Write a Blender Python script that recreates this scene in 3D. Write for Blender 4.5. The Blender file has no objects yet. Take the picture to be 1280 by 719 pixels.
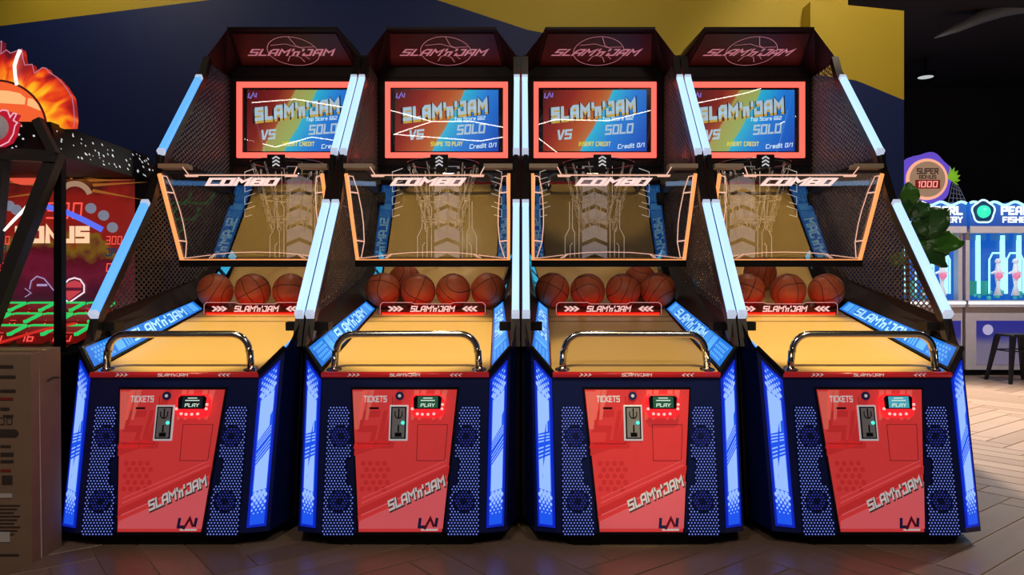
import bpy, math, random
from mathutils import Vector as V, Matrix
random.seed(7)
scene = bpy.context.scene
COL = scene.collection
F = 925.0            # focal length in pixels of the 1280-wide frame
CAMZ = 1.077

# ------------------------------------------------------------------ camera, world, big lights, exposure
cam_d = bpy.data.cameras.new('camera'); cam = bpy.data.objects.new('camera', cam_d); COL.objects.link(cam)
cam.location = (0, 0, CAMZ); cam.rotation_euler = (math.pi / 2, 0, 0)
cam_d.sensor_width = 36.0; cam_d.lens = F / 1280 * 36.0
cam_d.shift_x = -11.0 / 1280; cam_d.shift_y = 0.0
cam_d.clip_start = 0.05; cam_d.clip_end = 100
scene.camera = cam

world = bpy.data.worlds.new('dim_hall'); scene.world = world; world.use_nodes = True
bg = world.node_tree.nodes['Background']
bg.inputs[0].default_value = (0.75, 0.78, 1.0, 1); bg.inputs[1].default_value = 0.035

def light(name, kind, loc, target, energy, color, size=0.3, spot=None, blend=0.6):
    d = bpy.data.lights.new(name, kind); d.energy = energy; d.color = color
    if kind == 'AREA': d.shape = 'DISK'; d.size = size
    else: d.shadow_soft_size = size
    if kind == 'SPOT': d.spot_size = math.radians(spot); d.spot_blend = blend
    o = bpy.data.objects.new(name, d); COL.objects.link(o); o.location = loc
    o.rotation_euler = (V(target) - V(loc)).to_track_quat('-Z', 'Y').to_euler()
    return o

# hall lights; the two ceiling area lights are unseen, added as ambient fill
light('ceiling_fill', 'AREA', (-1.2, 0.2, 4.1), (-1.2, 1.6, 0), 30, (1.0, 0.80, 0.62), 0.8)
light('ceiling_fill', 'AREA', (1.6, 0.2, 4.1), (1.6, 1.6, 0), 30, (1.0, 0.80, 0.62), 0.8)
light('hall_spot', 'SPOT', (3.3, 8.2, 4.0), (3.3, 5.6, 0), 2600, (1.0, 0.84, 0.68), 0.12, 95)
light('hall_spot', 'SPOT', (5.6, 6.2, 4.0), (5.0, 5.2, 0), 1200, (1.0, 0.86, 0.72), 0.12, 90)
light('hall_spot', 'SPOT', (5.6, 6.4, 4.1), (5.7, 9.0, .6), 420, (1.0, .90, .88), .1, 60)  # extra spot added to brighten the fishing machine fronts
light('wall_washer', 'SPOT', (2.4, 4.2, 4.05), (2.5, 5.6, 2.6), 60, (1.0, 0.84, 0.60), 0.1, 80)
light('wall_washer', 'SPOT', (0.4, 3.6, 4.05), (0.4, 5.7, 3.1), 45, (1.0, 0.84, 0.60), 0.1, 110)
light('wall_washer', 'SPOT', (-3.2, 4.7, 4.15), (-2.9, 5.75, 3.0), 40, (1.0, 0.84, 0.60), 0.1, 110)

for lx, ly, le in ((-1.5, 3.68, 800), (-.5, 3.68, 800), (.5, 3.28, 330), (1.5, 3.68, 900)):   # one ceiling spot over each lane
    light('lane_spot', 'SPOT', (lx * 1.05, 1.6, 4.2), (lx, ly, .83), le, (1.0, .76, .34), .05, 15.5, .35)
vs = scene.view_settings
vs.view_transform = 'Standard'; vs.look = 'None'; vs.gamma = 1.0; vs.use_curve_mapping = False
vs.exposure = 0.0

# ------------------------------------------------------------------ materials
MATS = {}
def mat(name, col, rough=0.5, metal=0.0, emit=None, es=0.0, noise=0.12, nscale=14.0, bump=0.0, coat=0.0):
    if name in MATS: return MATS[name]
    m = bpy.data.materials.new(name); m.use_nodes = True; nt = m.node_tree
    b = nt.nodes['Principled BSDF']
    b.inputs['Roughness'].default_value = rough; b.inputs['Metallic'].default_value = metal
    b.inputs['Coat Weight'].default_value = coat
    tc = nt.nodes.new('ShaderNodeTexCoord'); nz = nt.nodes.new('ShaderNodeTexNoise')
    nz.inputs['Scale'].default_value = nscale; nz.inputs['Detail'].default_value = 4
    nt.links.new(tc.outputs['Object'], nz.inputs['Vector'])
    mx = nt.nodes.new('ShaderNodeMix'); mx.data_type = 'RGBA'
    mx.inputs[6].default_value = (*[c * (1 - noise) for c in col], 1)
    mx.inputs[7].default_value = (*[min(1, c * (1 + noise)) for c in col], 1)
    nt.links.new(nz.outputs[0], mx.inputs[0]); nt.links.new(mx.outputs[2], b.inputs['Base Color'])
    if bump:
        bp = nt.nodes.new('ShaderNodeBump'); bp.inputs['Strength'].default_value = bump; bp.inputs['Distance'].default_value = 0.01
        nt.links.new(nz.outputs[0], bp.inputs['Height']); nt.links.new(bp.outputs[0], b.inputs['Normal'])
    if emit:
        b.inputs['Emission Color'].default_value = (*emit, 1); b.inputs['Emission Strength'].default_value = es
    MATS[name] = m
    return m
def glow(name, col, es=1.0):
    return mat(name, [c * 0.3 for c in col], 0.4, 0, col, es)

def ramp_mat(name, axis, stops, es, base=0.2, noise=0.0, nscale=8.0, interp='LINEAR', rough=0.4):
    """emission from a colour ramp over a linear function of object coordinates: axis = (ax, ay, az, offset)"""
    m = bpy.data.materials.new(name); m.use_nodes = True; nt = m.node_tree; b = nt.nodes['Principled BSDF']
    tc = nt.nodes.new('ShaderNodeTexCoord')
    dp = nt.nodes.new('ShaderNodeVectorMath'); dp.operation = 'DOT_PRODUCT'; dp.inputs[1].default_value = axis[:3]
    nt.links.new(tc.outputs['Object'], dp.inputs[0])
    ad = nt.nodes.new('ShaderNodeMath'); ad.operation = 'ADD'; ad.inputs[1].default_value = axis[3]
    nt.links.new(dp.outputs['Value'], ad.inputs[0])
    out = ad.outputs[0]
    if noise:
        nz = nt.nodes.new('ShaderNodeTexNoise'); nz.inputs['Scale'].default_value = nscale; nz.inputs['Detail'].default_value = 5
        nt.links.new(tc.outputs['Object'], nz.inputs['Vector'])
        ma = nt.nodes.new('ShaderNodeMath'); ma.operation = 'MULTIPLY_ADD'; ma.inputs[1].default_value = noise
        nt.links.new(nz.outputs[0], ma.inputs[0]); nt.links.new(out, ma.inputs[2]); out = ma.outputs[0]
    rp = nt.nodes.new('ShaderNodeValToRGB'); rp.color_ramp.interpolation = interp
    els = rp.color_ramp.elements
    while len(els) < len(stops): els.new(0.5)
    for e, (p, c) in zip(els, stops): e.position = p; e.color = (*c, 1)
    nt.links.new(out, rp.inputs[0])
    nt.links.new(rp.outputs[0], b.inputs['Emission Color']); b.inputs['Emission Strength'].default_value = es
    b.inputs['Base Color'].default_value = (0.02, 0.02, 0.02, 1); b.inputs['Roughness'].default_value = rough
    MATS[name] = m
    return m

black = mat('black_steel', (0.005, 0.005, 0.007), 0.5, 0.0)
black.node_tree.nodes['Principled BSDF'].inputs['Specular IOR Level'].default_value = 0.2
gloss_black = mat('gloss_black', (0.008, 0.008, 0.012), 0.15)
navy_body = mat('blue_black_cabinet', (0.005, 0.014, 0.125), 0.32, 0.0, coat=0.3)
chrome = mat('chrome', (0.75, 0.74, 0.72), 0.14, 1.0, noise=0.03)
wire = mat('dark_mesh_metal', (0.16, 0.14, 0.15), 0.4, 0.4)
tan_metal = mat('tan_metal', (0.55, 0.45, 0.34), 0.4, 0.3)
brown_post = mat('brown_post', (0.025, 0.02, 0.02), 0.35, 0.3)
lane = mat('lane_wood', (0.80, 0.54, 0.20), 0.33, 0, noise=0.05, nscale=3)
tube_mat = glow('led_tube', (0.42, 0.64, 1.0), 1.4)
tube_mat_b = glow('led_tube_azure', (0.12, 0.42, 1.0), 1.15)
cap_mat = mat('tube_cap', (0.75, 0.75, 0.8), 0.3)
red_bezel = glow('red_bezel_light', (1.0, 0.13, 0.095), 1.35)
orange_edge = glow('orange_edge_light', (1.0, 0.36, 0.11), 1.1)
salmon_line = glow('salmon_line', (1.0, 0.56, 0.42), 0.85)
pink_text = glow('pink_lettering', (1.0, 0.72, 0.66), 0.95)
title_line = glow('title_lettering', (0.85, 0.30, 0.38), 0.45)
led_blue = glow('led_panel_blue', (0.012, 0.09, 0.85), 0.95)
led_deep = glow('led_panel_rim', (0.004, 0.02, 0.55), 0.8)
led_white = glow('led_panel_white', (0.30, 0.50, 1.0), 1.0)
strip_blue = glow('strip_blue', (0.015, 0.20, 0.80), 0.85)
strip_text = glow('strip_lettering', (0.42, 0.78, 1.0), 1.0)
strip_pale = glow('strip_pale', (0.10, 0.42, 0.95), 1.0)
perf_mat = glow('perforation_glow', (0.20, 0.30, 1.0), .85)
perf_dim = glow('perforation_dim', (0.04, 0.07, 0.6), 0.6)
grille_mat = mat('grille_panel', (0.012, 0.02, 0.16), 0.35, 0.3)
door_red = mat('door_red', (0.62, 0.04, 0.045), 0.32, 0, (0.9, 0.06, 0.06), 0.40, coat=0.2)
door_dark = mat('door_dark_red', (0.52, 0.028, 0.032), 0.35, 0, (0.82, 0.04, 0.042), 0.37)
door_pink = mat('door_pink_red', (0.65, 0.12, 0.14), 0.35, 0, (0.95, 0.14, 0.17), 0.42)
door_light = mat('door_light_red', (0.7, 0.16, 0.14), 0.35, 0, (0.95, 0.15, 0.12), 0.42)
white_print = mat('white_print', (0.75, 0.74, 0.76), 0.4, 0, (0.8, 0.76, 0.8), 0.35)
grey_print = mat('grey_print', (0.20, 0.10, 0.11), 0.5)
navy_print = mat('navy_print', (0.03, 0.04, 0.22), 0.4)
crimson_print = mat('crimson_print', (0.35, 0.01, 0.04), 0.4)
coin_grey = mat('coin_plate_grey', (0.42, 0.46, 0.55), 0.4, 0.1)
reader_red = mat('reader_red', (0.75, 0.02, 0.03), 0.3, 0, (1.0, 0.02, 0.03), 0.85)
reader_led = glow('reader_light', (1.0, 0.45, 0.42), 1.2)
green_led = glow('green_led', (0.08, 0.8, 0.65), 1.2)
tread_mat = mat('tread_grey', (0.40, 0.38, 0.42), 0.5, 0, (.30, .28, .34), .35, noise=0.2)  # weak glow added so the tread shows through the shield
circuit_line = mat('circuit_line', (0.75, 0.72, 0.72), 0.5, 0, (.7, .66, .66), .35)
chain_mat = mat('chain_steel', (0.85, 0.82, 0.80), 0.35, 0.15)
ball_mat = mat('orange_rubber', (0.55, 0.115, 0.04), 0.5, 0, noise=0.15, nscale=60, bump=0.25)
seam_mat = mat('ball_seam', (0.03, 0.012, 0.01), 0.6)
title_panel = mat('title_panel', (0.05, 0.003, 0.005), 0.4)
gate_line = glow('gate_line', (1.0, 0.42, 0.40), 0.55)
screen_white = glow('screen_white', (0.46, 0.62, 0.74), 0.9)
screen_pale = glow('screen_pale', (0.70, 0.90, 1.0), 1.0)
screen_dark = glow('screen_shadow', (0.02, 0.02, 0.05), 0.3)
screen_gold = glow('screen_gold', (0.75, 0.50, 0.08), 0.7)
screen_yellow = glow('screen_yellow', (0.85, 0.75, 0.03), 0.9)
screen_violet = glow('screen_violet', (0.28, 0.20, 0.75), 0.8)

def acrylic(name, refl, tint=(1, 1, 1), rough=0.0):
    m = bpy.data.materials.new(name); m.use_nodes = True; nt = m.node_tree; nt.nodes.clear()
    o = nt.nodes.new('ShaderNodeOutputMaterial'); t = nt.nodes.new('ShaderNodeBsdfTransparent'); g = nt.nodes.new('ShaderNodeBsdfGlossy')
    t.inputs[0].default_value = (*tint, 1); g.inputs['Roughness'].default_value = rough; g.inputs[0].default_value = (1, 1, 1, 1)
    mx = nt.nodes.new('ShaderNodeMixShader')
    mx.inputs[0].default_value = refl; nt.links.new(t.outputs[0], mx.inputs[1]); nt.links.new(g.outputs[0], mx.inputs[2])
    nt.links.new(mx.outputs[0], o.inputs[0]); return m
shield_acrylic = acrylic('shield_acrylic', .11, (0.88, 0.88, 0.88))
gate_acrylic = acrylic('gate_acrylic', .05, (0.75, 0.42, 0.40))
clear_glass = acrylic('clear_glass', .06, (0.96, 0.96, 0.96))

# ------------------------------------------------------------------ geometry helpers
class Fr:
    """flat frame: pt(a, b, h) = o + a*u + b*v + h*n"""
    def __init__(s, o, u, v):
        s.o = V(o); s.u = V(u).normalized(); s.n = s.u.cross(V(v)).normalized(); s.v = s.n.cross(s.u)
    def pt(s, a, b, h=0.0): return s.o + s.u * a + s.v * b + s.n * h
class QF:
    """bilinear frame on a quad: a, b run over [0, w], [0, h]"""
    def __init__(s, p00, p10, p11, p01, w, h):
        s.p = [V(p) for p in (p00, p10, p11, p01)]; s.w = w; s.h = h
        s.n = ((s.p[1] - s.p[0]) + (s.p[2] - s.p[3])).cross((s.p[3] - s.p[0]) + (s.p[2] - s.p[1])).normalized()
    def pt(s, a, b, h=0.0):
        a /= s.w; b /= s.h; p = s.p
        return (p[0] * (1 - a) + p[1] * a) * (1 - b) + (p[3] * (1 - a) + p[2] * a) * b + s.n * h

class MB:
    def __init__(s): s.v = []; s.f = []
    def add(s, vs, fs):
        k = len(s.v); s.v += [tuple(p) for p in vs]; s.f += [tuple(i + k for i in f) for f in fs]; return s
    def poly(s, fr, pts, h=0.0): return s.add([fr.pt(a, b, h) for a, b in pts], [tuple(range(len(pts)))])
    def prism(s, fr, pts, h0, h1):
        n = len(pts); vs = [fr.pt(a, b, h0) for a, b in pts] + [fr.pt(a, b, h1) for a, b in pts]
        return s.add(vs, [tuple(range(n - 1, -1, -1)), tuple(range(n, 2 * n))] + [(i, (i + 1) % n, n + (i + 1) % n, n + i) for i in range(n)])
    def rect(s, fr, a0, b0, a1, b1, h0, h1): return s.prism(fr, [(a0, b0), (a1, b0), (a1, b1), (a0, b1)], h0, h1)
    def box(s, p0, p1):
        (a, b, c), (d, e, f) = p0, p1
        return s.add([(a, b, c), (d, b, c), (d, e, c), (a, e, c), (a, b, f), (d, b, f), (d, e, f), (a, e, f)],
                     [(3, 2, 1, 0), (4, 5, 6, 7), (0, 1, 5, 4), (1, 2, 6, 5), (2, 3, 7, 6), (3, 0, 4, 7)])
    def hull8(s, bot, top):
        n = len(bot)
        return s.add(list(bot) + list(top), [tuple(range(n - 1, -1, -1)), tuple(range(n, 2 * n))] + [(i, (i + 1) % n, n + (i + 1) % n, n + i) for i in range(n)])
    def tube(s, pts, r, n=8, closed=False, rot=0.0):
        pts = [V(p) for p in pts]; m = len(pts); rings = []; up = None
        rr = r if isinstance(r, (list, tuple)) else [r] * m
        for i in range(m):
            a = pts[(i - 1) % m] if (closed or i > 0) else pts[i]; b = pts[(i + 1) % m] if (closed or i < m - 1) else pts[i]
            t = (b - a).normalized()
            if up is None: up = V((0, 0, 1)) if abs(t.z) < 0.9 else V((0, 1, 0))
            x = t.cross(up).normalized(); y = x.cross(t); up = y
            rings.append([pts[i] + (x * math.cos(rot + 2 * math.pi * k / n) + y * math.sin(rot + 2 * math.pi * k / n)) * rr[i] for k in range(n)])
        vs = [p for rg in rings for p in rg]; fs = []
        for i in range(m if closed else m - 1):
            j = (i + 1) % m
            fs += [(i * n + k, i * n + (k + 1) % n, j * n + (k + 1) % n, j * n + k) for k in range(n)]
        if not closed: fs += [tuple(range(n - 1, -1, -1)), tuple((m - 1) * n + k for k in range(n))]
        return s.add(vs, fs)
    def bar(s, p0, p1, w): return s.tube([p0, p1], w * 0.7071, 4, rot=math.pi / 4)
    def stroke(s, fr, pts, w, h=0.0, closed=False, thick=0.0):
        """mitred flat polyline of width w"""
        m = len(pts); L = []; R = []
        for i in range(m):
            p = pts[i]; a = pts[i - 1] if (i > 0 or closed) else None; b = pts[(i + 1) % m] if (i < m - 1 or closed) else None
            def un(q, r):
                d = (r[0] - q[0], r[1] - q[1]); l = math.hypot(*d) or 1; return (d[0] / l, d[1] / l)
            if a is None: d = un(p, b); nx, ny = -d[1], d[0]; k = 1
            elif b is None: d = un(a, p); nx, ny = -d[1], d[0]; k = 1
            else:
                d1 = un(a, p); d2 = un(p, b); nx, ny = -(d1[1] + d2[1]), d1[0] + d2[0]; l = math.hypot(nx, ny)
                if l < 0.2: nx, ny = -d1[1], d1[0]; k = 1
                else:
                    nx /= l; ny /= l; k = 1 / max(0.45, nx * -d1[1] + ny * d1[0])
            o = w / 2 * k
            L.append((p[0] + nx * o, p[1] + ny * o)); R.append((p[0] - nx * o, p[1] - ny * o))
        for i in range(m if closed else m - 1):
            j = (i + 1) % m
            q = [R[i], R[j], L[j], L[i]]
            if thick: s.prism(fr, q, h, h + thick)
            else: s.poly(fr, q, h)
        return s
    def disc(s, fr, a, b, r, h0, h1=None, n=20, r2=None):
        pts = [(a + r * math.cos(2 * math.pi * k / n), b + (r2 or r) * math.sin(2 * math.pi * k / n)) for k in range(n)]
        return s.poly(fr, pts, h0) if h1 is None else s.prism(fr, pts, h0, h1)
    def ring(s, fr, a, b, r0, r1, h, n=24, a0=0, a1=360):
        full = abs(a1 - a0) >= 360; k = n if full else n + 1
        P = lambda r, i: fr.pt(a + r * math.cos(math.radians(a0 + (a1 - a0) * i / n)), b + r * math.sin(math.radians(a0 + (a1 - a0) * i / n)), h)
        vs = [P(r0, i) for i in range(k)] + [P(r1, i) for i in range(k)]
        return s.add(vs, [(i, (i + 1) % k, k + (i + 1) % k, k + i) for i in range(n)][::1])
    def sphere(s, c, r, nu=24, nv=14):
        c = V(c); vs = [c + V((0, 0, r))]
        for j in range(1, nv):
            for i in range(nu):
                t = math.pi * j / nv; p = 2 * math.pi * i / nu
                vs.append(c + V((math.sin(t) * math.cos(p), math.sin(t) * math.sin(p), math.cos(t))) * r)
        vs.append(c - V((0, 0, r))); fs = [(0, 1 + i, 1 + (i + 1) % nu) for i in range(nu)]
        for j in range(nv - 2):
            fs += [(1 + j * nu + i, 1 + (j + 1) * nu + i, 1 + (j + 1) * nu + (i + 1) % nu, 1 + j * nu + (i + 1) % nu) for i in range(nu)]
        e = len(vs) - 1; b0 = 1 + (nv - 2) * nu
        return s.add(vs, fs + [(b0 + (i + 1) % nu, b0 + i, e) for i in range(nu)])
    def obj(s, name, m, parent=None, smooth=False, bevel=0.0, label=None, kind=None):
        me = bpy.data.meshes.new(name); me.from_pydata(s.v, [], s.f); me.validate(); me.update()
        me.materials.append(m)
        if smooth: me.polygons.foreach_set('use_smooth', [True] * len(me.polygons))
        o = bpy.data.objects.new(name, me); COL.objects.link(o)
        if parent is not None: o.parent = parent
        if bevel:
            bv = o.modifiers.new('bevel', 'BEVEL'); bv.width = bevel; bv.segments = 2; bv.limit_method = 'ANGLE'
        if label: o['label'] = label
        if kind: o['kind'] = kind
        return o

def tag(o, label, cat, group=None):
    o['label'] = label; o['category'] = cat
    if group: o['group'] = group
    return o
def empty(name, loc):
    o = bpy.data.objects.new(name, None); COL.objects.link(o); o.location = loc; o.empty_display_size = 0.1; return o
def struct(o): o['kind'] = 'structure'; return o
def copy_tree(o, parent=None):
    c = o.copy(); COL.objects.link(c); c.parent = parent
    for ch in list(o.children): copy_tree(ch, c)
    return c

# stroke lettering on a 6-high grid
R_ = lambda w, h: [(0, 0), (0, h), (w, h), (w, 0)]
G = {
 'S': (4, [[(4, 6), (0, 6), (0, 3.1), (4, 3.1), (4, 0), (0, 0)]]), 'L': (3.6, [[(0, 6), (0, 0), (3.6, 0)]]),
 'A': (4, [[(0, 0), (0, 4.8), (1.2, 6), (4, 6), (4, 0)], [(0, 2.3), (4, 2.3)]]), 'M': (5, [[(0, 0), (0, 6), (2.5, 3), (5, 6), (5, 0)]]),
 'n': (2.6, [[(0, 0), (0, 3.6), (2.6, 3.6), (2.6, 0)]]), "'": (0, [[(0, 6.3), (0, 4.9)]]), 'J': (4, [[(1.6, 6), (4, 6), (4, 0), (0, 0), (0, 1.8)]]),
 'C': (4, [[(4, 6), (0, 6), (0, 0), (4, 0)]]), 'O': (4, [[(0, 0), (0, 6), (4, 6), (4, 0), 'c']]), '0': (3.4, [[(0, 0), (0, 6), (3.4, 6), (3.4, 0), 'c']]),
 'B': (4, [[(0, 0), (0, 6), (4, 6), (4, 0), 'c'], [(0, 3), (4, 3)]]), 'V': (4, [[(0, 6), (1.6, 0), (2.4, 0), (4, 6)]]), 'I': (0, [[(0, 0), (0, 6)]]),
 'T': (4, [[(0, 6), (4, 6)], [(2, 6), (2, 0)]]), 'K': (4, [[(0, 0), (0, 6)], [(4, 6), (0.6, 3), (4, 0)]]), 'E': (3.6, [[(3.6, 6), (0, 6), (0, 0), (3.6, 0)], [(0, 3), (3, 3)]]),
 'N': (4, [[(0, 0), (0, 6), (4, 0), (4, 6)]]), 'R': (4, [[(0, 0), (0, 6), (4, 6), (4, 3), (0, 3)], [(1.6, 3), (4, 0)]]),
 'D': (4, [[(0, 0), (0, 6), (3, 6), (4, 5), (4, 1), (3, 0), 'c']]), 'P': (4, [[(0, 0), (0, 6), (4, 6), (4, 3), (0, 3)]]), 'Y': (4, [[(0, 6), (2, 3), (4, 6)], [(2, 3), (2, 0)]]),
 'U': (4, [[(0, 6), (0, 0), (4, 0), (4, 6)]]), 'W': (5, [[(0, 6), (1.2, 0), (2.5, 4), (3.8, 0), (5, 6)]]), 'F': (3.6, [[(3.6, 6), (0, 6), (0, 0)], [(0, 3), (3, 3)]]),
 'H': (4, [[(0, 0), (0, 6)], [(4, 0), (4, 6)], [(0, 3), (4, 3)]]), 'G': (4, [[(4, 6), (0, 6), (0, 0), (4, 0), (4, 3), (2, 3)]]),
 '1': (1, [[(0, 5), (1, 6), (1, 0)]]), '2': (3.4, [[(0, 6), (3.4, 6), (3.4, 3), (0, 3), (0, 0), (3.4, 0)]]), '3': (3.4, [[(0, 6), (3.4, 6), (3.4, 0), (0, 0)], [(0.4, 3), (3.4, 3)]]),
 '5': (3.4, [[(3.4, 6), (0, 6), (0, 3), (3.4, 3), (3.4, 0), (0, 0)]]), '6': (3.4, [[(3.4, 6), (0, 6), (0, 0), (3.4, 0), (3.4, 3), (0, 3)]]),
 'r': (2.6, [[(0, 0), (0, 3.8), (2.6, 3.8)]]), 'e': (3, [[(3, 0), (0, 0), (0, 3.8), (3, 3.8), (3, 1.9), (0, 1.9)]]), 'd': (3, [[(3, 6), (3, 0), (0, 0), (0, 3.8), (3, 3.8)]]),
 'i': (0, [[(0, 0), (0, 3.6)], [(0, 5), (0, 6)]]), 't': (2, [[(0.6, 6), (0.6, 0), (2.2, 0)], [(0, 4), (2, 4)]]), 'o': (3, [[(0, 0), (0, 3.8), (3, 3.8), (3, 0), 'c']]),
 'p': (3, [[(0, -2), (0, 3.8), (3, 3.8), (3, 0), (0, 0)]]), 'c': (3, [[(3, 3.8), (0, 3.8), (0, 0), (3, 0)]]), '/': (2, [[(0, 0), (2, 6)]]),
 '>': (2.2, [[(0, 6), (2.2, 3), (0, 0)]]), '<': (2.2, [[(2.2, 6), (0, 3), (2.2, 0)]]), ' ': (1.2, []),
}
def text(mb, fr, s, cx, cy, H, W=None, wt=1.2, slant=0.18, ang=0.0, h=0.001, track=2.0, thick=0.0):
    x = 0; items = []
    for ch in s:
        w, st = G[ch]
        for pl in st: items.append((x, pl))
        x += w + track + (0 if ch != "'" else -0.5)
    tot = x - track + wt; kx = (W / tot) if W else H / 6; ky = H / (6 + wt); ca, sa = math.cos(math.radians(ang)), math.sin(math.radians(ang))
    for x0, pl in items:
        closed = pl[-1] == 'c'; pts = [p for p in pl if p != 'c']
        m = MB(); flat = Fr((0, 0, 0), (1, 0, 0), (0, 1, 0)); m.stroke(flat, pts if closed else ext(pts, wt * 0.5), wt, 0, closed)
        P = []
        for vx, vy, _ in m.v:
            X = (x0 + vx - (tot - wt) / 2 + slant * (vy - 3)) * kx; Y = (vy - 3) * ky
            P.append((cx + X * ca - Y * sa, cy + X * sa + Y * ca))
        for f in m.f:
            q = [P[i] for i in f]
            if thick: mb.prism(fr, q, h, h + thick)
            else: mb.poly(fr, q, h)
    return mb
def ext(p, e):
    p = list(p)
    def mv(a, b):
        d = math.hypot(a[0] - b[0], a[1] - b[1]) or 1; return (a[0] + (a[0] - b[0]) / d * e, a[1] + (a[1] - b[1]) / d * e)
    a, b = mv(p[0], p[1]), mv(p[-1], p[-2]); p[0] = a; p[-1] = b; return p
def clip_line(poly, p, d):
    """parameter intervals of the line p + t d inside a convex-ish polygon"""
    ts = []; n = len(poly)
    for i in range(n):
        a, b = poly[i], poly[(i + 1) % n]; ex, ey = b[0] - a[0], b[1] - a[1]
        den = d[0] * ey - d[1] * ex
        if abs(den) < 1e-9: continue
        t = ((a[0] - p[0]) * ey - (a[1] - p[1]) * ex) / den; u = ((a[0] - p[0]) * d[1] - (a[1] - p[1]) * d[0]) / den
        if 0 <= u < 1: ts.append(t)
    ts.sort(); return list(zip(ts[::2], ts[1::2]))
def in_poly(poly, x, y):
    c = False; n = len(poly)
    for i in range(n):
        (ax, ay), (bx, by) = poly[i], poly[(i + 1) % n]
        if (ay > y) != (by > y) and x < (bx - ax) * (y - ay) / (by - ay) + ax: c = not c
    return c
def hexa(a, b, r): return [(a + r * math.sin(math.pi / 3 * k), b + r * math.cos(math.pi / 3 * k)) for k in range(6)]

# ------------------------------------------------------------------ the setting
def plank_material():
    m = bpy.data.materials.new('floor_planks'); m.use_nodes = True; nt = m.node_tree; b = nt.nodes['Principled BSDF']
    oi = nt.nodes.new('ShaderNodeObjectInfo'); tc = nt.nodes.new('ShaderNodeTexCoord')
    mp = nt.nodes.new('ShaderNodeMapping'); mp.inputs['Scale'].default_value = (2.5, 26, 1)
    av = nt.nodes.new('ShaderNodeVectorMath'); av.operation = 'ADD'
    sc = nt.nodes.new('ShaderNodeMath'); sc.operation = 'MULTIPLY'; sc.inputs[1].default_value = 40
    nt.links.new(oi.outputs['Random'], sc.inputs[0]); nt.links.new(tc.outputs['Object'], mp.inputs[0]); nt.links.new(mp.outputs[0], av.inputs[0]); nt.links.new(sc.outputs[0], av.inputs[1])
    nz = nt.nodes.new('ShaderNodeTexNoise'); nz.inputs['Scale'].default_value = 1.0; nz.inputs['Detail'].default_value = 5
    nt.links.new(av.outputs[0], nz.inputs['Vector'])
    rp = nt.nodes.new('ShaderNodeValToRGB'); rp.color_ramp.elements[0].color = (0.19, 0.125, 0.085, 1); rp.color_ramp.elements[1].color = (0.34, 0.25, 0.19, 1)
    ma = nt.nodes.new('ShaderNodeMath'); ma.operation = 'MULTIPLY_ADD'; ma.inputs[1].default_value = 0.45
    ml = nt.nodes.new('ShaderNodeMath'); ml.operation = 'MULTIPLY'; ml.inputs[1].default_value = 0.55
    nt.links.new(nz.outputs[0], ml.inputs[0]); nt.links.new(oi.outputs['Random'], ma.inputs[0]); nt.links.new(ml.outputs[0], ma.inputs[2]); nt.links.new(ma.outputs[0], rp.inputs[0])
    nt.links.new(rp.outputs[0], b.inputs['Base Color']); b.inputs['Roughness'].default_value = 0.33
    return m
floor = struct(MB().box((-7, -4, -0.08), (10, 13, -0.004)).obj('floor', mat('floor_grout', (0.26, 0.19, 0.14), 0.5, 0, noise=0.3, nscale=5)))
pm = plank_material(); PW, PN = 0.16, 6; PL = PW * PN
pmesh = MB().hull8([(-PL / 2 + .003, -PW / 2 + .003, -0.004), (PL / 2 - .003, -PW / 2 + .003, -0.004), (PL / 2 - .003, PW / 2 - .003, -0.004), (-PL / 2 + .003, PW / 2 - .003, -0.004)],
                   [(-PL / 2 + .005, -PW / 2 + .005, 0), (PL / 2 - .005, -PW / 2 + .005, 0), (PL / 2 - .005, PW / 2 - .005, 0), (-PL / 2 + .005, PW / 2 - .005, 0)])
first = None; spots = []
for r in range(-120, 120):
    for c in range(-12, 12):
        for vert in (0, 1):
            if not vert: x, y, a = r + 2 * PN * c + PN / 2, r + 0.5, 0
            else: x, y, a = r + 2 * PN * c + 0.5, r - 1.5 * PN + 1, 90
            x *= PW; y *= PW; ca = math.cos(math.radians(38)); sa = math.sin(math.radians(38))
            X, Y = x * ca - y * sa, x * sa + y * ca
            front = 2.45 < Y < 3.35 and abs(X) < 2.9
            right = 2.45 < Y < 9.0 and 1.7 < X < (Y + .8) * 0.70 and X > 0.55 * (Y - .9)
            if front or right: spots.append((Y, X, a + 38))
spots.sort()
for Y, X, a in spots[:300]:
    if first is None: first = o = pmesh.obj('plank', pm, floor)
    else: o = first.copy(); COL.objects.link(o); o.parent = floor
    o.location = (X, Y, 0); o.rotation_euler = (0, 0, math.radians(a))
for Y, X, a in spots[300:]: pass

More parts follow.
